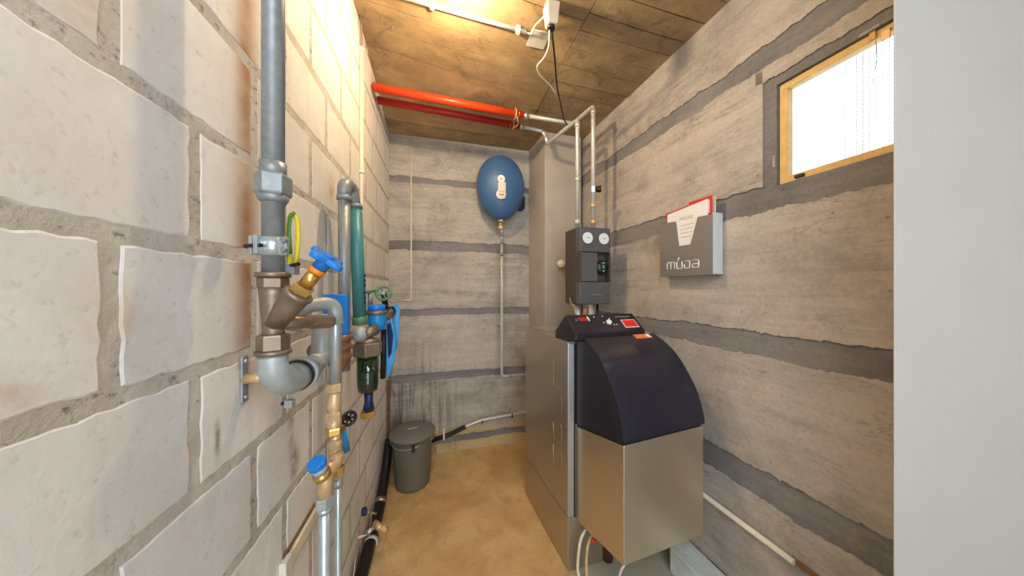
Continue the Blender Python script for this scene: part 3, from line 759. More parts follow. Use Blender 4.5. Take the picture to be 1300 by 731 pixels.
MB().lathe(PRx + V((0.012, -0.005, kv)), V((1, -.25, 0)), [(0, .017), (.03, .020), (.034, .017)], 16).build('valve_knob', 'black', hp2)
MB().hexnut(PRx + UP * (kv - .02), PRx + UP * (kv + .02), .019).build('valve_body', 'chrome', hp2)

# red pipes under the ceiling
def redpipe(p0, p1, r, mat, label):
    d = (p1 - p0).normalized()
    t = thing('red_pipe', label, 'pipe', p0)
    MB().cyl(p0, p1, r, 24).build('insulation_sleeve', mat, t)
    MB().cyl(p1 - d * .0, p1 + d * .03, r * .8).build('end_collar', 'chrome', t)
    return t
r0 = V((-.795, 1.600, 2.470)); r1 = V((.075, 1.824, 2.445))
redpipe(r0, r1, .024, 'redpipe', 'bright orange-red pipe under the ceiling, nearer of the two')
s0 = V((-.818, 1.700, 2.462)); s1 = V((.050, 1.948, 2.447))
redpipe(s0, s1, .022, 'redpipe2', 'dark red pipe under the ceiling, farther of the two')
# rope tie with clamps around both
q1 = r1 + (r0 - r1).normalized() * .055; q2 = s1 + (s0 - s1).normalized() * .045
dd = (r1 - r0).normalized()
tie = thing('pipe_hanger', 'straw-coloured tie and clamps holding the two red pipes to the ceiling', 'hanger', q1 + UP * .03)
MB().torus(q1, dd, .027, .004).build('loop', 'rope', tie)
MB().torus(q2, dd, .025, .004).build('loop', 'rope', tie)
MB().tube([q1 + V((.01, -.01, -.026)), (q1 + q2) / 2 + V((.03, 0, -.03)), q2 + V((0, .0, -.026))], .004, .02, 8).build('strap', 'rope', tie)
MB().torus(q1 + dd * .02, dd, .026, .003).build('clamp_ring', 'copper', tie)
MB().torus(q2 - dd * .02, dd, .024, .003).build('clamp_ring', 'copper', tie)
MB().cyl(q1 + UP * .025, V((q1.x, q1.y, CZ(q1.x, q1.y) - .001)), .004).build('threaded_rod', 'copper', tie)

# ------------------------------------------------------------------ ceiling electrics
bp = V((-.226, 1.095, 2.455))
bcz = CZ(bp.x, bp.y); 
lb = thing('light_bulb', 'glowing warm bare bulb on the ceiling', 'lamp', V((bp.x, bp.y, bcz)))
MB().ball(bp, .022, n=20, m_=12).build('bulb_glass', 'bulb', lb)
MB().lathe(V((bp.x, bp.y, bcz)), (0, 0, -1), [(0, .035), (.012, .033), (.020, .016), (bcz - bp.z - .02, .015)], 20).build('lamp_holder', 'white', lb)
c0_ = onC(505, -6, .011); c1_ = onC(668, 41, .011)
cdt = thing('ceiling_conduit', 'white conduit along the ceiling ending at the white junction box', 'conduit', c0_)
MB().cyl(c0_, c1_, .0095, 14).build('tube', 'white', cdt)
for t in (.25, .93):
    p = c0_.lerp(c1_, t); MB().box(p, (c1_ - c0_).normalized(), (c1_ - c0_).normalized().cross(UP), UP, .009, .014, .0105).build('saddle_clip', 'white', cdt)
jb0 = onC(700, 33, 0)
jb = thing('junction_box', 'white plastic box hanging off the ceiling with cords leaving below', 'socket', V((jb0.x, jb0.y, jb0.z)))
jc = at(700, 31, 1.20); jc.z = CZ(jc.x, jc.y) - .052
jx = V((.97, .24, 0)); jy = V((-.24, .97, 0))
MB().hexa([jc + jx * a * k + jy * b_ * k + UP * z for (z, k) in ((-.040, .72), (.050, 1.0)) for (a, b_) in ((-.030, -.028), (.030, -.028), (.030, .028), (-.030, .028))]).build('housing', 'cream', jb, bevel=.005)
MB().cyl(jc - UP * .052, jc - UP * .036, .015).build('cable_gland', 'black', jb)
pl = MB().box(onC(683, 50, .003), jx, jy, UP, .045, .045, .003).build('mounting_plate', 'white')
solo(pl, 'flat pale square plate on the ceiling beside the junction box', 'plate')
wv = MB().tube([c1_ + V((0, 0, 0)), onC(675, 44, .02), onC(679, 32, .02), onC(685, 27, .025), jc + V((-.026, 0, .01))], .0035, .015, 8).build('white_lead', 'cream')
solo(wv, 'short curved white cable joining conduit end and junction box', 'cable')
cbz = jc - UP * .045
pts = [cbz, at(704, 70, 1.30), at(707, 110, 1.48), at(716, 152, 1.80), at(720, 158, 1.84)]
bc_ = MB().tube(pts, .0042, .05, 10).build('black_cable', 'black')
solo(bc_, 'black cable dropping from the junction box to the pipes', 'cable')
pts = [cbz + V((-.008, 0, 0)), at(697, 60, 1.24), at(690, 75, 1.28), at(681, 83, 1.31), at(683, 93, 1.35), at(700, 110, 1.45), at(706, 120, 1.50)]
wc = MB().tube(cr_3 if False else pts, .0032, .05, 8).build('white_cable', 'cream')
solo(wc, 'thin white cable sagging beside the black cable', 'cable')
hk = MB().tube([onC(499, 33, .0), onC(499, 34, .03), onC(497, 38, .036), onC(496, 40, .02)], .003, .008, 8).build('ceiling_hook', 'grey_steel')
solo(hk, 'small metal hook in the ceiling near the left wall', 'hook')

# ------------------------------------------------------------------ expansion vessel on the back wall
vc = Bp(-0.132, .165, 2.104)
ev = thing('expansion_vessel', 'blue egg-shaped expansion vessel on the back wall', 'tank', vc - UP * .25)
MB().ball(vc, .190, .135, .252, (BD, BN, UP), 40, 24, 0.07).build('vessel_shell', 'vessel', ev)
def vsurf(dx, dz):
    zc = dz / .252; rr = math.sqrt(max(0, 1 - zc * zc)) * (1 + .07 * zc); xc = dx / (.19 * rr)
    return vc + BD * dx + UP * dz + BN * (.135 * rr * math.sqrt(max(0, 1 - xc * xc)))
def decal(shape, name, mat, h=.0012):
    return None
def disc(dx, dz, r, name, mat, par, sc=1.0, h=.0015):
    n = 20; mb = MB(); vs = []; c = vsurf(dx, dz) + BN * h
    vs.append(c)
    for i in range(n):
        a = 2 * PI * i / n; vs.append(vsurf(dx + r * math.cos(a) * sc, dz + r * math.sin(a)) + BN * h)
    mb.add(vs, [(0, 1 + i, 1 + (i + 1) % n) for i in range(n)], True); return mb.build(name, mat, par)
def patch(x0, x1, z0, z1, name, mat, par, h=.002):
    n = 5; vs = []; fs = []
    for j in range(n + 1):
        for i in range(n + 1): vs.append(vsurf(x0 + (x1 - x0) * i / n, z0 + (z1 - z0) * j / n) + BN * h)
    for j in range(n):
        for i in range(n): k = j * (n + 1) + i; fs.append((k, k + 1, k + n + 2, k + n + 1))
    return MB().add(vs, fs, True).build(name, mat, par)
disc(-.024, .025, .028, 'round_label', 'paper', ev); disc(-.024, .022, .006, 'label_mark', 'stain', ev, 1, .003)
disc(-.022, -.085, .036, 'round_label', 'paper', ev, 1.0)
patch(-.046, .010, -.115, .000, 'type_label', 'cream', ev, .003)
patch(-.046, .010, -.127, -.119, 'label_line', 'panel_dark', ev, .003)
patch(-.036, -.002, -.092, -.086, 'label_line', 'redpipe2', ev, .004)
patch(-.038, .002, -.070, -.066, 'label_line', 'redpipe', ev, .004)
vb = vc - UP * .245
MB().box(Bp(.040, .05, 2.03), BD, BN, UP, .045, .05, .05).build('wall_bracket', 'black', ev, bevel=.004)
pv = thing('vessel_pipe', 'thin grey pipe dropping from the blue vessel and turning to the boiler', 'pipe', V((vb.x, vb.y, .62)))
MB().hexnut(vb + UP * .012, vb - UP * .02, .022).build('brass_union', 'brass', pv)
MB().cyl(vb - UP * .02, vb - UP * .055, .015).build('brass_nipple', 'brass', pv)
MB().hexnut(vb - UP * .05, vb - UP * .075, .020).build('cap_valve', 'brass_dull', pv)
ptop = vb - UP * .07 + BD * .01
pbX = 0
pl1 = V((ptop.x, ptop.y, 0)); cor = V((ptop.x, ptop.y, .622)); end = cor + BD * .34 + UP * 0.0
MB().tube([ptop, ptop.lerp(cor, .5), cor, end], .0095, .03).build('pipe', 'pipe_white', pv)
for z in (1.76, 1.70, 1.60): MB().cyl(V((ptop.x, ptop.y, z)), V((ptop.x, ptop.y, z - .03)), .0135).build('coupling', 'grey_steel', pv)
for z in (1.62, 1.0):
    MB().cyl(V((ptop.x, ptop.y, z)), V((ptop.x, ptop.y, z)) - BN * .165, .004).build('pipe_clip', 'grey_steel', pv)
m2 = MB(); m2.cyl(cor + BD * .06, cor + BD * .075, .015); m2.build('coupling', 'grey_steel', pv)

# conduit on back wall
k0 = onB(522, 170, .012); k1 = onB(522, 381, .012); k0.z = CEIL - .002
k1.x, k1.y = k0.x, k0.y
k2 = V((-.86, 2.399 - .2607 * .86, k1.z)) + BN * .012
bcnd = MB().tube([k0, k1, k2], .0055, .012, 10).build('wall_conduit', 'cream')
solo(bcnd, 'thin pale conduit down the back wall turning left at mid height', 'conduit')

# low pipe along back wall
lp = thing('drain_pipe', 'zinc pipe low on the back wall with black hose end by the bin', 'pipe', onB(600, 540, .05))
g0 = onB(545, 560, .05); g1 = onB(570, 552, .05); g2 = onB(588, 543, .06); g3 = onB(596, 539, .06); g4 = onB(612, 533, .06); g5 = onB(672, 522, .05); g6 = onB(690, 521, .05)
MB().tube([g0, g1, g2, g2.lerp(g3, .4)], .017, .03, 12).build('rubber_hose', 'rubber', lp)
MB().tube([g2, g3, g4, g5, g6], .0125, .03, 12).build('pipe', 'pipe_white', lp)
for q in (onB(612, 534, .055), onB(650, 527, .055)):
    cc = MB().torus(q, BD, .017, .004).build('pipe_clamp', 'black', lp)
    MB().cyl(q + UP * .014, q + UP * .045, .004).build('clamp_screw', 'chrome', cc)
MB().box(onB(563.5, 551, .075), BD, UP, BN, .006, .045, .006).build('white_tag_clip', 'white', lp)

# ------------------------------------------------------------------ bin
bcn = V((-.675, 1.90, 0))
bn = thing('waste_bin', 'olive-grey round plastic bin with dark lid in the back left corner', 'bin', bcn)
MB().lathe(bcn, UP, [(0, .100), (.004, .108), (.02, .112), (.30, .128), (.325, .131), (.328, .137), (.338, .137), (.338, .125)], 40).build('bin_body', 'bin', bn)
MB().lathe(bcn + UP * .334, UP, [(0, .147), (.012, .149), (.016, .146), (.018, .135), (.026, .128), (.032, .08), (.034, .001)], 40).build('lid', 'bin_lid', bn)
vd = V((.36, -.93, 0)).normalized(); 
MB().box(bcn + vd * .137 + UP * .300, vd.cross(UP), UP, vd, .010, .022, .006).build('lid_catch', 'black', bn, bevel=.002)
ve = V((.95, -.2, 0)).normalized()
MB().box(bcn + ve * .143 + UP * .325, ve.cross(UP), UP, ve, .022, .018, .008).build('handle', 'bin_lid', bn, bevel=.004)
pts_ = []
MB().box(bcn + UP * .3672, V((.9, .43, 0)), V((-.43, .9, 0)), UP, .030, .004, .0015).build('lid_lettering', 'cream', bn)
wire = MB()
ar = [bcn + V((math.cos(a), math.sin(a), 0)) * .141 + UP * (.318 - .02 * math.sin((a - 3.6) / 1.9 * PI)) for a in [3.6 + i * .19 for i in range(11)]]
wire.tube(ar, .0022, n=6).build('wire_handle', 'chrome', bn)

# brown post strip in left back corner
po = MB().box(Lp(2.05, .012, .32), LD, LN, UP, .012, .010, .32).build('wooden_batten', 'stain')
solo(po, 'brown batten standing on the left wall behind the bin', 'batten')
# black pipe on the floor along the left wall
bpz = .034
bl = thing('floor_pipe', 'thick black pipe lying along the foot of the left wall', 'pipe', Lp(1.4, .05, 0))
MB().tube([Lp(0.7, .045, bpz), Lp(1.2, .042, bpz), Lp(1.62, .040, bpz), Lp(1.86, .036, .15), Lp(1.95, .036, .26)], .029, .08, 18).build('pipe', 'rubber', bl)
MB().cyl(Lp(1.395, .044, bpz), Lp(1.41, .044, bpz), .033).build('band_clip', 'zipties', bl)
MB().cyl(Lp(1.64, .040, .045), Lp(1.665, .040, .055), .033).build('band_clip', 'steel_side', bl)
yc = MB().tube([onL(464, 655, .012), onL(459, 680, .014), onL(452, 705, .016), onL(447, 745, .02)], .0035, .03, 8).build('yellow_cable', 'brass_dull')
solo(yc, 'ochre cable running down the left wall to the floor pipe', 'cable')
rc = MB().tube([onL(470, 668, .016), onL(464, 690, .02), onL(458, 712, .022), onL(453, 745, .022)], .0045, .03, 8).build('brown_cable', 'copper')
solo(rc, 'brown cable beside the ochre one at the foot of the left wall', 'cable')
# tap and drain cock above floor pipe
Yt = 1.5
tp = thing('drain_tap', 'small tap with blue knob low on the left wall', 'tap', onL(470, 655, .02))
MB().lathe(at(463, 649, 1.30), V((-.6, -.7, .2)), [(-.004, .018), (.008, .018), (.010, .014)], 16).build('blue_knob', 'blue_dark', tp)
MB().cyl(at(464, 649, 1.31), at(469, 650, 1.36), .010).build('spindle', 'chrome', tp)
MB().cyl(at(469, 650, 1.36), at(477, 652, 1.42), .006).build('stem', 'chrome', tp)
MB().tube([at(471, 651, 1.37), at(471, 662, 1.37), at(469, 671, 1.36)], .004, .01, 8).build('down_tube', 'copper', tp)
dc = thing('drain_cock', 'brass and chrome drain cock over the black floor pipe', 'tap', at(478, 670, 1.36))
MB().cyl(at(475, 664, 1.38), at(486, 672, 1.36), .016).build('body', 'brass_dull', dc)
MB().hexnut(at(484, 671, 1.362), at(490, 676, 1.35), .019).build('outlet_nut', 'brass_dull', dc)
MB().cyl(at(466, 677, 1.33), at(474, 669, 1.36), .011).build('inlet', 'chrome', dc)
MB().cyl(at(455, 682, 1.28), at(465, 679, 1.31), .005).build('lever', 'cream', dc)
MB().tube([at(486, 675, 1.35), at(486, 690, 1.35), at(485, 700, 1.35)], .0012, n=6).build('chain', 'chrome', dc)
MB().box(at(489, 668, 1.36), V((1, 0, 0)), UP, V((0, 1, 0)), .004, .014, .003).build('wing_handle', 'brass_dull', dc)

# ------------------------------------------------------------------ left wall pipework
MC = V((-.4515, .529, 0)); ms = .529
def mz(y): return zed(y, ms)
def mp(y): return V((MC.x, MC.y, mz(y)))
wp = thing('water_main_pipe', 'thick grey galvanised pipe down the left wall with large union nut', 'pipe', mp(348))
MB().cyl(mp(350), V((MC.x, MC.y, CEIL)), .0175, 28).build('pipe', 'grey_steel', wp)
MB().cyl(mp(226), mp(207), .0205, 28).build('collar', 'grey_steel', wp)
un = MB().hexnut(mp(249), mp(222), .029, .1).build('union_nut', 'grey_steel', wp, bevel=.001)
MB().lathe(mp(258), UP, [(0, .0185), (.004, .022), (.013, .025)], 28).build('union_flange', 'grey_steel', wp)
MB().hexnut(mp(250) + LD * .05 - LN * .02, mp(236) + LD * .05 - LN * .02, .014).build('support_nut', 'grey_steel', wp)
MB().cyl(mp(325), mp(302), .0205, 28).build('clamp_band', 'chrome', wp)
ex = V((1, 0, 0)); 
MB().box(mp(313) + V((-.024, -.010, 0)), ex, V((0, 1, 0)), UP, .003, .012, .017).build('clamp_ear', 'chrome', wp, bevel=.001)
MB().box(mp(313) + V((-.006, -.022, 0)), ex, V((0, 1, 0)), UP, .0035, .010, .017).build('clamp_ear', 'chrome', wp, bevel=.001)
MB().box(mp(313) + V((.022, -.006, 0)), ex, V((0, 1, 0)), UP, .010, .004, .017).build('clamp_ear', 'chrome', wp, bevel=.001)
MB().cyl(mp(314) + V((-.034, -.020, 0)), mp(314) + V((.002, -.028, 0)), .0035).build('clamp_bolt', 'black', wp)
for q in (306, 318):
    MB().hexnut(mp(q) + V((.030, -.008, 0)), mp(q) + V((.030, -.016, 0)), .006).build('clamp_screw', 'grey_steel', wp)
# earth wire
ew = thing('earth_wire', 'yellow-green earth wire loop clamped behind the main pipe', 'wire', mp(340) + V((.03, .03, 0)))
wa = [at(366, 345, .545), at(368, 322, .55), at(366, 290, .56), at(368, 275, .565), at(373, 270, .57), at(378, 280, .575), at(379, 300, .575), at(377, 325, .57), at(372, 342, .565)]
MB().tube(wa, .0042, .03, 8).build('yellow_strand', 'yellow', ew)
MB().tube([p + V((.003, -.0022, 0)) for p in wa[1:5]], .0032, .03, 8).build('green_strand', 'wire_green', ew)
MB().box(at(371, 342, .545), ex, V((0, 1, 0)), UP, .009, .008, .010).build('wire_clamp', 'grey_steel', ew, bevel=.001)
MB().cyl(at(370, 337, .54), at(379, 335, .53), .0035).build('clamp_screw', 'black', ew)

# Y-pattern valve
yv = thing('angle_seat_valve', 'gunmetal Y-shaped stop valve with bright blue handwheel', 'valve', mp(448))
MB().cyl(mp(352), mp(346), .027, 28).build('rim', 'bronze', yv)
MB().hexnut(mp(366), mp(352), .0245, .1).build('hex_end', 'bronze', yv, bevel=.0008)
MB().lathe(mp(426), UP, [(0, .019), (.010, .0165), (.035, .018), (.075, .021), (.091, .0225)], 28).build('valve_body', 'bronze', yv)
MB().hexnut(mp(445), mp(424), .0255, .1).build('hex_end', 'bronze', yv, bevel=.0008)
MB().cyl(mp(449), mp(444), .028, 28).build('rim', 'bronze', yv)
ax0 = mp(412); ax1 = at(404, 342, .535); ad_ = (ax1 - ax0).normalized()
AL = (ax1 - ax0).length
MB().lathe(ax0, ad_, [(0, .018), (AL * .30, .0215), (AL * .50, .0235), (AL * .52, .026), (AL * .57, .026), (AL * .575, .020)], 28).build('branch', 'bronze', yv)
MB().hexnut(ax0 + ad_ * AL * .57, ax0 + ad_ * AL * .70, .0185).build('bonnet_nut', 'brass', yv)
MB().cyl(ax0 + ad_ * AL * .70, ax0 + ad_ * AL * .94, .0125).build('bonnet', 'brass', yv)
MB().cyl(ax0 + ad_ * AL * .94, ax0 + ad_ * AL * 1.02, .0145).build('orange_ring', 'orange', yv)
hubm = MB().lathe(ax0 + ad_ * AL * 1.02, ad_, [(0, .0135), (.016, .013), (.024, .010)], 20).build('handwheel_hub', 'blue', yv)
wx, wy, _ = frame_of(ad_); mb = MB(); hw = ax0 + ad_ * (AL * 1.02 + .018)
n = 64; ring = []
for i in range(n):
    a = 2 * PI * i / n; r = .031 + .0065 * math.cos(4 * a + .8); ring.append(hw + wx * math.cos(a) * r + wy * math.sin(a) * r)
mb.prism(ring, ad_ * .011)
mb.build('handwheel', 'blue', yv, bevel=.0035, seg=3)
MB().cyl(hw + ad_ * .010, hw + ad_ * .0145, .011).build('wheel_cap', 'blue', yv)
MB().tube([at(360, 409, .535), at(392, 409, .60), at(421, 408, .655)], .0125, .02, 16, ).build('side_outlet', 'bronze', yv)
MB().hexnut(at(392, 409, .60), at(420, 408, .653), .0150).build('outlet_hex', 'bronze', yv)

# elbow assembly
el = thing('pipe_elbow', 'pale zinc elbow with black ring, bolted to a wall plate', 'pipe', mp(500))
zl = 1.131
def el_p(Y, z, off=.08): return Lp(Y, off, z)
ep = [mp(447), mp(458), mp(468), mp(478) + V((.002, .006, 0)), Lp(.552, .08, zl + .000), Lp(.572, .08, zl - .004), Lp(.592, .08, zl - .004)]
MB().tube(ep, .023, None, 26, [.0225, .0228, .0235, .0262, .0285, .0305, .0315]).build('elbow', 'pale_galv', el)
MB().cyl(Lp(.590, .08, zl - .004), Lp(.602, .08, zl - .004), .0335, 28).build('rubber_ring', 'rubber', el)
MB().lathe(Lp(.602, .08, zl - .004), LD, [(0, .037), (.016, .037), (.020, .033), (.040, .031), (.058, .026), (.075, .024)], 28).build('socket_end', 'pale_galv', el)
MB().tube([Lp(.665, .08, zl), Lp(.715, .082, zl + .002), Lp(.722, .085, 1.25)], .024, .035, 22).build('rising_elbow', 'pale_galv', el)
pc_ = onL(310, 481, .003)
pln = MB().box(pc_, LD, UP, LN, .010, .047, .003).build('wall_plate', 'grey_steel', el, bevel=.003)
for dz in (-.036, .036): MB().cyl(pc_ + UP * dz, pc_ + UP * dz + LN * .005, .004).build('plate_screw', 'chrome', pln)
MB().cyl(pc_, pc_ + LN * .045, .0105).build('stub', 'brass_dull', el)
MB().cyl(pc_ + LN * .036, pc_ + LN * .046, .0125).build('stub_ring', 'black', el)
ck = at(368, 512, .585)
MB().box(ck, ex, UP, V((0, 1, 0)), .008, .008, .006).build('clamp_block', 'chrome', el, bevel=.001)
MB().cyl(ck + V((-.016, 0, 0)), ck, .004).build('clamp_bolt', 'black', el)
# bronze pressure reducer behind
pr_ = thing('pressure_reducer', 'ribbed bronze fitting with blue housing behind the zinc pipe bend', 'valve', at(428, 470, .80))
cR = at(430, 440, .80)
prof_ = [(-.062, .018), (-.05, .026), (-.035, .030), (-.032, .034), (-.022, .034), (-.020, .030), (-.008, .030), (-.006, .036), (.004, .036), (.006, .031), (.018, .031), (.020, .037), (.032, .037), (.036, .030)]
MB().lathe(cR, UP, prof_, 28).build('ribbed_body', 'copper', pr_)
MB().box(at(428, 399, .80), BU, BV, UP, .030, .022, .058).build('blue_housing', 'blue', pr_, bevel=.004)
MB().cyl(at(397, 445, .72), at(425, 445, .80), .017).build('inlet', 'bronze', pr_)
# zinc bend
zbend = thing('zinc_pipe', 'shiny zinc pipe with a bend in front of the blue housing', 'pipe', at(426, 485, .683))
MB().tube([at(378, 414, .615), at(384, 388, .625), at(425, 384, .683), at(426.5, 402, .683), at(426, 486, .683)], .0128, .03, 20).build('pipe', 'chrome', zbend)
MB().tube([at(372, 420, .61), at(382, 389, .622), at(425, 384, .683), at(427, 412, .683)], .0158, .035, 22).build('elbow_fitting', 'pale_galv', zbend)

# brass valve chain
bv = thing('brass_valve', 'stack of brass fittings with round blue cap on the left wall', 'valve', at(415, 632, .66))
Yc = .683
def ap(x, y, Y=Yc): return at(x, y, Y)
MB().hexnut(ap(425, 497), ap(425, 486), .0175).build('top_nut', 'brass_dull', bv)
MB().lathe(ap(424, 548), ap(425, 497) - ap(424, 548), [(0, .012), (.012, .016), (.03, .016), (.035, .012), (.05, .012), (.065, .017), (.085, .015), (.098, .012)], 22).build('upper_body', 'brass_dull', bv)
MB().hexnut(ap(424, 535), ap(424, 522), .0178).build('middle_nut', 'brass_dull', bv)
MB().hexnut(ap(425, 550), ap(425, 541), .021, .0).build('union_nut', 'brass', bv)
MB().lathe(ap(426, 600), UP, [(0, .010), (.02, .014), (.05, .015), (.07, .013), (.1, .011)], 20).build('lower_body', 'brass_dull', bv)
MB().cyl(ap(430, 561) + V((0, -.02, 0)), ap(430, 561), .011).build('test_plug', 'brass_dull', bv)
MB().hexnut(ap(430, 603), ap(430, 592), .013).build('lower_nut', 'brass', bv)
MB().tube([ap(428, 575), ap(425, 590, .665), ap(414, 598, .64), ap(412.5, 634, .63)], .0155, .02, 20).build('angle_body', 'brass_dull', bv)
hd = V((-.05, -.40, .91)).normalized(); h0 = ap(410, 604, .626)
MB().lathe(h0, hd, [(0, .017), (.012, .0175), (.013, .0145), (.034, .0145)], 26).build('cap_stem', 'brass', bv)
MB().lathe(h0 + hd * .016, hd, [(0, .0155), (.018, .0155)], 26).build('clear_sleeve', 'pale_galv', bv)
ringp = []; hx_, hy_, _ = frame_of(hd)
for i in range(48):
    a = 2 * PI * i / 48; r = .0175 + .0008 * (1 if i % 2 else -1); ringp.append(h0 + hd * .033 + hx_ * math.cos(a) * r + hy_ * math.sin(a) * r)
MB().prism(ringp, hd * .014).build('blue_cap', 'blue', bv, bevel=.0015)
hwc = ap(443, 531, .72)
MB().torus(hwc, V((1, -.9, .1)), .016, .004).build('black_handwheel', 'black', bv)
MB().cyl(hwc, ap(430, 530, .69), .006).build('wheel_stem', 'black', bv)
mb = MB()
for k in range(3):
    wxx, wyy, dd_ = frame_of(V((1, -.9, .1))); a = k * PI / 3; e = (wxx * math.cos(a) + wyy * math.sin(a)) * .016; mb.cyl(hwc - e, hwc + e, .0025, 8)
mb.build('wheel_spokes', 'black', bv)
MB().cyl(ap(438, 572, .74), ap(433, 545, .72), .011).build('blue_rear_cap', 'blue2', bv)
fp1 = thing('riser_pipe', 'wider zinc pipe going down below the blue-capped brass valve', 'pipe', V((at(412, 700, .63).x, .63, 0)))
p = at(412, 634, .63); MB().cyl(V((p.x, p.y, 0.0)), p, .0125, 20).build('pipe', 'chrome', fp1)
MB().hexnut(p + UP * .008, p - UP * .016, .0185).build('press_nut', 'chrome', fp1)
MB().cyl(p - UP * .016, p - UP * .026, .016).build('press_collar', 'chrome', fp1)
p = at(429, 600, .72); fp2 = thing('riser_pipe', 'narrower zinc pipe going down beside the wider one, nearer the wall', 'pipe', V((p.x, p.y, 0)))
MB().cyl(V((p.x, p.y, 0)), p, .009, 18).build('pipe', 'chrome', fp2)
MB().cyl(p - UP * .015, p - UP * .035, .0115, 18).build('press_collar', 'chrome', fp2)

# grey pipe with elbow, teal pipe
gp = thing('grey_pipe', 'grey galvanised pipe with top elbow standing before the left wall', 'pipe', at(434, 440, .953))
q0 = at(437, 470, .953); q1_ = at(436, 232, .953); q1_ = V((q0.x, q0.y, q1_.z))
tt = at(449, 262, 1.03); ttop = at(449, 232, 1.00)
MB().cyl(q0, q1_ - UP * .015, .0185, 22).build('pipe', 'grey_steel', gp)
MB().tube([q1_ - UP * .055, q1_ - UP * .0, at(447, 238, 1.015), at(451, 268, 1.03)], .021, .03, 20).build('elbow_fitting', 'grey_steel', gp)
MB().cyl(q1_ - UP * .060, q1_ - UP * .045, .0235, 22).build('elbow_rim', 'grey_steel', gp)
tpz = at(451, 264, 1.03); tpb = at(457, 404, 1.04)
te = thing('teal_pipe', 'teal painted pipe between grey pipe and water filter', 'pipe', tpb)
MB().cyl(tpb, tpz, .0225, 24).build('pipe', 'teal', te)
MB().cyl(at(457, 412, 1.04), at(456.6, 402, 1.04), .026).build('lower_collar', 'green', te)
MB().cyl(tpz, tpz + UP * .012, .025).build('upper_collar', 'grey_steel', te)
mb = MB()
for k, y_ in enumerate((350, 356, 362, 372, 378, 384)):
    c = at(463.2, y_, 1.026); mb.box(c, V((1, -.3, 0)).normalized(), UP, V((.3, 1, 0)).normalized(), .003, .005, .0015)
mb.build('printed_marks', 'blue_dark', te)
# water filter
wf = thing('water_filter', 'water filter with dark green bowl and bright blue head', 'filter', at(467, 530, 1.04))
MB().ball(at(457, 424, 1.02), .030).build('inlet_ball', 'pale_galv', wf)
MB().cyl(at(462, 424, 1.02), at(478, 418, 1.06), .020).build('inlet_neck', 'bronze', wf)
fc = at(467, 440, 1.04)
MB().hexnut(at(467, 451, 1.04), at(467, 434, 1.04), .052).build('bowl_nut', 'bronze', wf, bevel=.002)
MB().lathe(at(467, 434, 1.04), UP, [(0, .040), (.01, .036), (.016, .022)], 24).build('nut_neck', 'bronze', wf)
MB().lathe(at(467, 497, 1.04), UP, [(0, .022), (.006, .034), (.03, .036), (.135, .037)], 28).build('filter_bowl', 'glass_green', wf)
MB().lathe(at(468, 519, 1.04), UP, [(0, .020), (.03, .014), (.065, .016)], 18).build('drain_neck', 'blue_dark', wf)
MB().hexnut(at(467, 529, 1.04), at(467, 521, 1.04), .028).build('drain_ring', 'brass', wf)
hb = at(479, 404, 1.10)
MB().lathe(at(479, 420, 1.10), UP, [(0, .012), (.01, .028), (.03, .033), (.06, .034), (.072, .033)], 26).build('blue_head', 'blue2', wf)
MB().cyl(at(478, 399, 1.10), at(478, 394, 1.10), .038).build('head_ring', 'bronze', wf)
MB().lathe(at(478, 394, 1.10), UP, [(0, .032), (.02, .032), (.024, .025)], 26).build('head_cap', 'blue', wf)
MB().cyl(at(484, 404, 1.12), at(496, 400, 1.20), .015).build('outlet', 'bronze', wf)
# green handwheel valve
gv = thing('green_handwheel_valve', 'valve with open green handwheel above the blue filter head', 'valve', at(488, 392, 1.16))
gc = at(487, 372, 1.16); gdn = V((.25, -1, .25)).normalized()
MB().torus(gc, gdn, .028, .0055).build('wheel_rim', 'green', gv)
gx, gy, _ = frame_of(gdn)
for k in range(4):
    a = k * PI / 2 + .4; e = gx * math.cos(a) + gy * math.sin(a); MB().cyl(gc + e * .006, gc + e * .027, .0035, 8).build('spoke', 'green', gv)
MB().lathe(gc - gdn * .004, gdn, [(0, .009), (.008, .008)], 14).build('hub', 'grey_steel', gv)
MB().cyl(gc - gdn * .004, at(490, 392, 1.22), .012).build('stem', 'black', gv)
MB().tube([at(462, 371, 1.14), at(478, 369, 1.19)], .006, n=10).build('side_arm', 'green', gv)
MB().cyl(at(470, 372, 1.17), at(470, 392, 1.17), .010).build('side_fitting', 'grey_steel', gv)
# blue hanging plastic sheets (filter key)
def sheet(pts, Y, bulge, name, mat):
    n = len(pts); f = [at(x, y_, Y + bulge * math.sin(i / n * 6.28)) for i, (x, y_) in enumerate(pts)]
    return MB().prism(f, V((.25, -.97, 0)) * -.006)
bk = thing('blue_filter_key', 'blue plastic filter key hanging beside the green bowl', 'tool', at(497, 485, 1.2))
sheet([(489, 404), (494, 402), (500, 412), (503, 430), (501, 455), (498, 468), (492, 480), (489, 474), (491, 440)], 1.19, .012, 'a', 'blue').build('handle_plate', 'blue2', bk, bevel=.001)
sheet([(498, 388), (505, 386), (508, 392), (507, 410), (505, 438), (502, 446), (500, 430), (498, 405)], 1.24, .01, 'b', 'blue').build('grip_plate', 'blue2', bk, bevel=.001)
sheet([(491, 412), (496, 410), (499, 425), (497, 448), (493, 455)], 1.178, .002, 'c', 'blue').build('inner_web', 'blue_dark', bk, bevel=.001)
MB().torus(at(496, 396, 1.19), V((1, -.5, 0)), .020, .005).build('ring', 'black', bk)
MB().tube([at(487, 418, 1.17), at(487, 440, 1.17), at(486, 480, 1.17)], .011, n=10).build('dark_sleeve', 'black', bk)

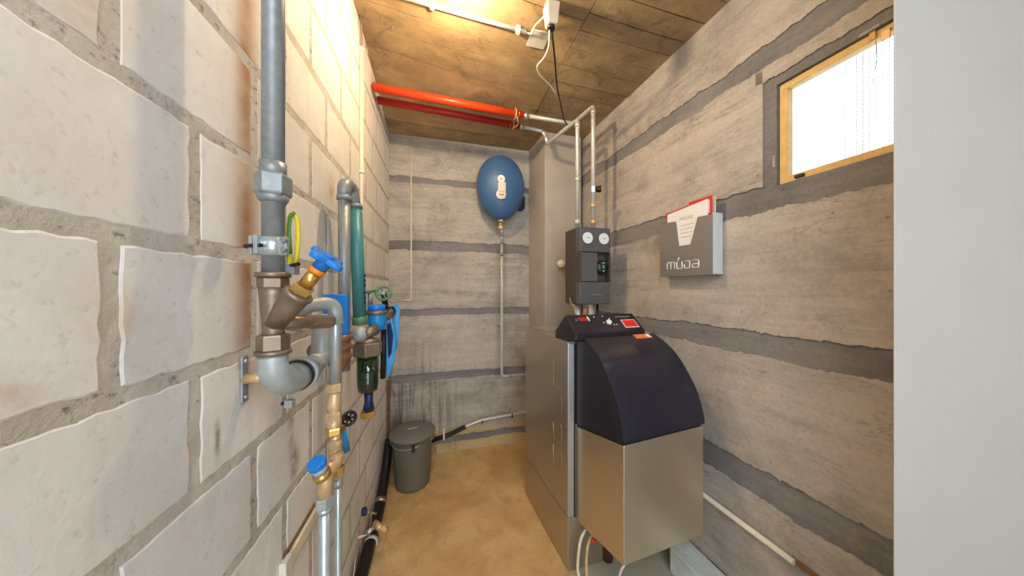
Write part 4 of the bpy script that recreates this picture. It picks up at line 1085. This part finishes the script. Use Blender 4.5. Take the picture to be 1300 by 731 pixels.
# conduit on left wall and low trunking
lc0 = onL(459, 60, .010); lc1 = onL(460.5, 395, .010)
lc = thing('wall_conduit', 'white conduit running down the left block wall from the ceiling', 'conduit', V((lc0.x, lc0.y, lc1.z)))
MB().tube([V((lc0.x, lc0.y, 2.50)), V((lc0.x, lc0.y, lc1.z))], .0095, n=14).build('tube', 'cream', lc)
MB().tube([V((lc0.x, lc0.y, 2.50)), Lp(1.36, .012, 2.56), Lp(1.33, .012, 2.64)], .0048, .03, 8).build('cable_tail', 'bronze', lc)
for zz_ in (2.48, 1.88): MB().cyl(V((lc0.x, lc0.y, zz_)), V((lc0.x, lc0.y, zz_ + .014)), .0125).build('sleeve_clip', 'white', lc)
tk = thing('wall_trunking', 'cream plastic trunking low on the left wall ending in a white cap', 'trunking', Lp(.80, .008, .615))
MB().hexa([Lp(y, o, z) for z in (.600, .636) for (y, o) in ((.715, .002), (.99, .002), (.99, .014), (.715, .014))]).build('cover', 'cream', tk, bevel=.002)
MB().hexa([Lp(y, o, z) for z in (.596, .640) for (y, o) in ((.685, .001), (.716, .001), (.716, .017), (.685, .017))]).build('end_cap', 'white', tk, bevel=.002)
MB().hexa([Lp(y, o, z) for z in (.637, .645) for (y, o) in ((.70, .001), (.99, .001), (.99, .006), (.70, .006))]).build('stained_edge', 'stain', tk)

# ------------------------------------------------------------------ leaflet holder on right wall
ho = thing('leaflet_holder', 'brushed steel leaflet holder on the right wall with a raised word on it', 'holder', Rp(1.31, .03, 1.376))
hy0, hy1, hz0, hz1 = 1.185, 1.445, 1.377, 1.640
def rb(ya, yb, za, zb_, o0, o1): return rbox(ya, yb, za, zb_, o0, o1)
ntop = [(1.312, hz1), (1.330, hz1), (hy1, hz1), (hy1, hz0), (hy0, hz0), (hy0, hz1 - .004)]
# front face with a tapered notch cut in its top edge
nf = [(hy0, hz0), (hy1, hz0), (hy1, hz1 + .006), (1.356, hz1 - .002), (1.339, 1.517), (1.282, 1.517), (1.248, hz1 - .008), (hy0, hz1 - .012)]
P3 = [Rp(y, .069, z) for y, z in nf]
MB().prism(P3, -RN * .002).build('front_plate', 'steel_holder', ho)
MB().hexa(rb(hy0, hy1, hz0, hz0 + .003, .004, .067)).build('bottom_plate', 'steel_holder', ho)
MB().hexa(rb(hy0, hy1, hz0, hz1, .0085, .010)).build('back_plate', 'steel_holder', ho)
MB().hexa(rb(hy0, hy0 + .003, hz0, hz1 - .004, .010, .0665)).build('side_plate', 'acrylic', ho)
MB().hexa(rb(hy1 - .003, hy1, hz0, hz1 - .004, .010, .0665)).build('side_plate', 'acrylic', ho)
mb = MB()
for st_ in strokes_word():
    pts = [Rp(1.402 - x_ * .0270, .0697, 1.411 + y_ * .033) for x_, y_ in st_]
    mb.tube(pts, .0022, .008, 6)
mb.build('raised_lettering', 'dial', ho)
def leaf(nm, ya, yb, z0, za, zb_, o, mat, label, th=.002):
    P_ = [Rp(y, o, z) for y, z in ((ya, z0), (yb, z0), (yb, zb_), (ya, za))]
    o_ = MB().prism(P_, -RN * th).build(nm, mat); return o_
l1 = leaf('leaflet', 1.208, 1.410, 1.385, 1.700, 1.682, .064, 'paper', '')
t = thing('leaflet', 'white leaflet with small grey word and lines in the steel holder, frontmost', 'leaflet', Rp(1.31, .06, 1.385), 'leaflets in the steel holder')
l1.name = 'sheet'; l1.parent = t; l1.location = -t.location
mb = MB()
for st_ in strokes_word(): mb.tube([Rp(1.338 - x_ * .0105, .0644, 1.636 + y_ * .012) for x_, y_ in st_], .0009, .002, 5)
mb.build('printed_word', 'steel_side', t)
for k, zz_ in enumerate((1.610, 1.592, 1.574, 1.556)):
    MB().hexa(rb(1.270 + .004 * k, 1.340 - .002 * k, zz_, zz_ + .0022, .0640, .0646)).build('printed_line', 'steel_side', t)
MB().hexa(rb(1.406, 1.4105, 1.60, 1.692, .0625, .0650)).build('red_edge', 'red_print', t)
MB().hexa([Rp(y, o, z) for (z_, dz) in ((0, 0), (1, .005)) for (y, o, z) in ((1.208, .0625, 1.7005 + dz), (1.410, .0625, 1.6825 + dz), (1.410, .065, 1.6825 + dz), (1.208, .065, 1.7005 + dz))]).build('red_edge', 'red_print', t)
l2 = leaf('leaflet', 1.196, 1.300, 1.385, 1.712, 1.712, .056, 'red_print', '')
l2['label'] = 'red-bordered leaflet in the steel holder, behind the white one'; l2['category'] = 'leaflet'; l2['group'] = 'leaflets in the steel holder'
MB().hexa(rb(1.206, 1.222, 1.640, 1.697, .0545, .0566)).build('white_window', 'paper', l2)
l3 = leaf('leaflet', 1.190, 1.290, 1.385, 1.708, 1.708, .044, 'cream', '')
l3['label'] = 'pale cream booklet at the back of the steel holder'; l3['category'] = 'leaflet'; l3['group'] = 'leaflets in the steel holder'
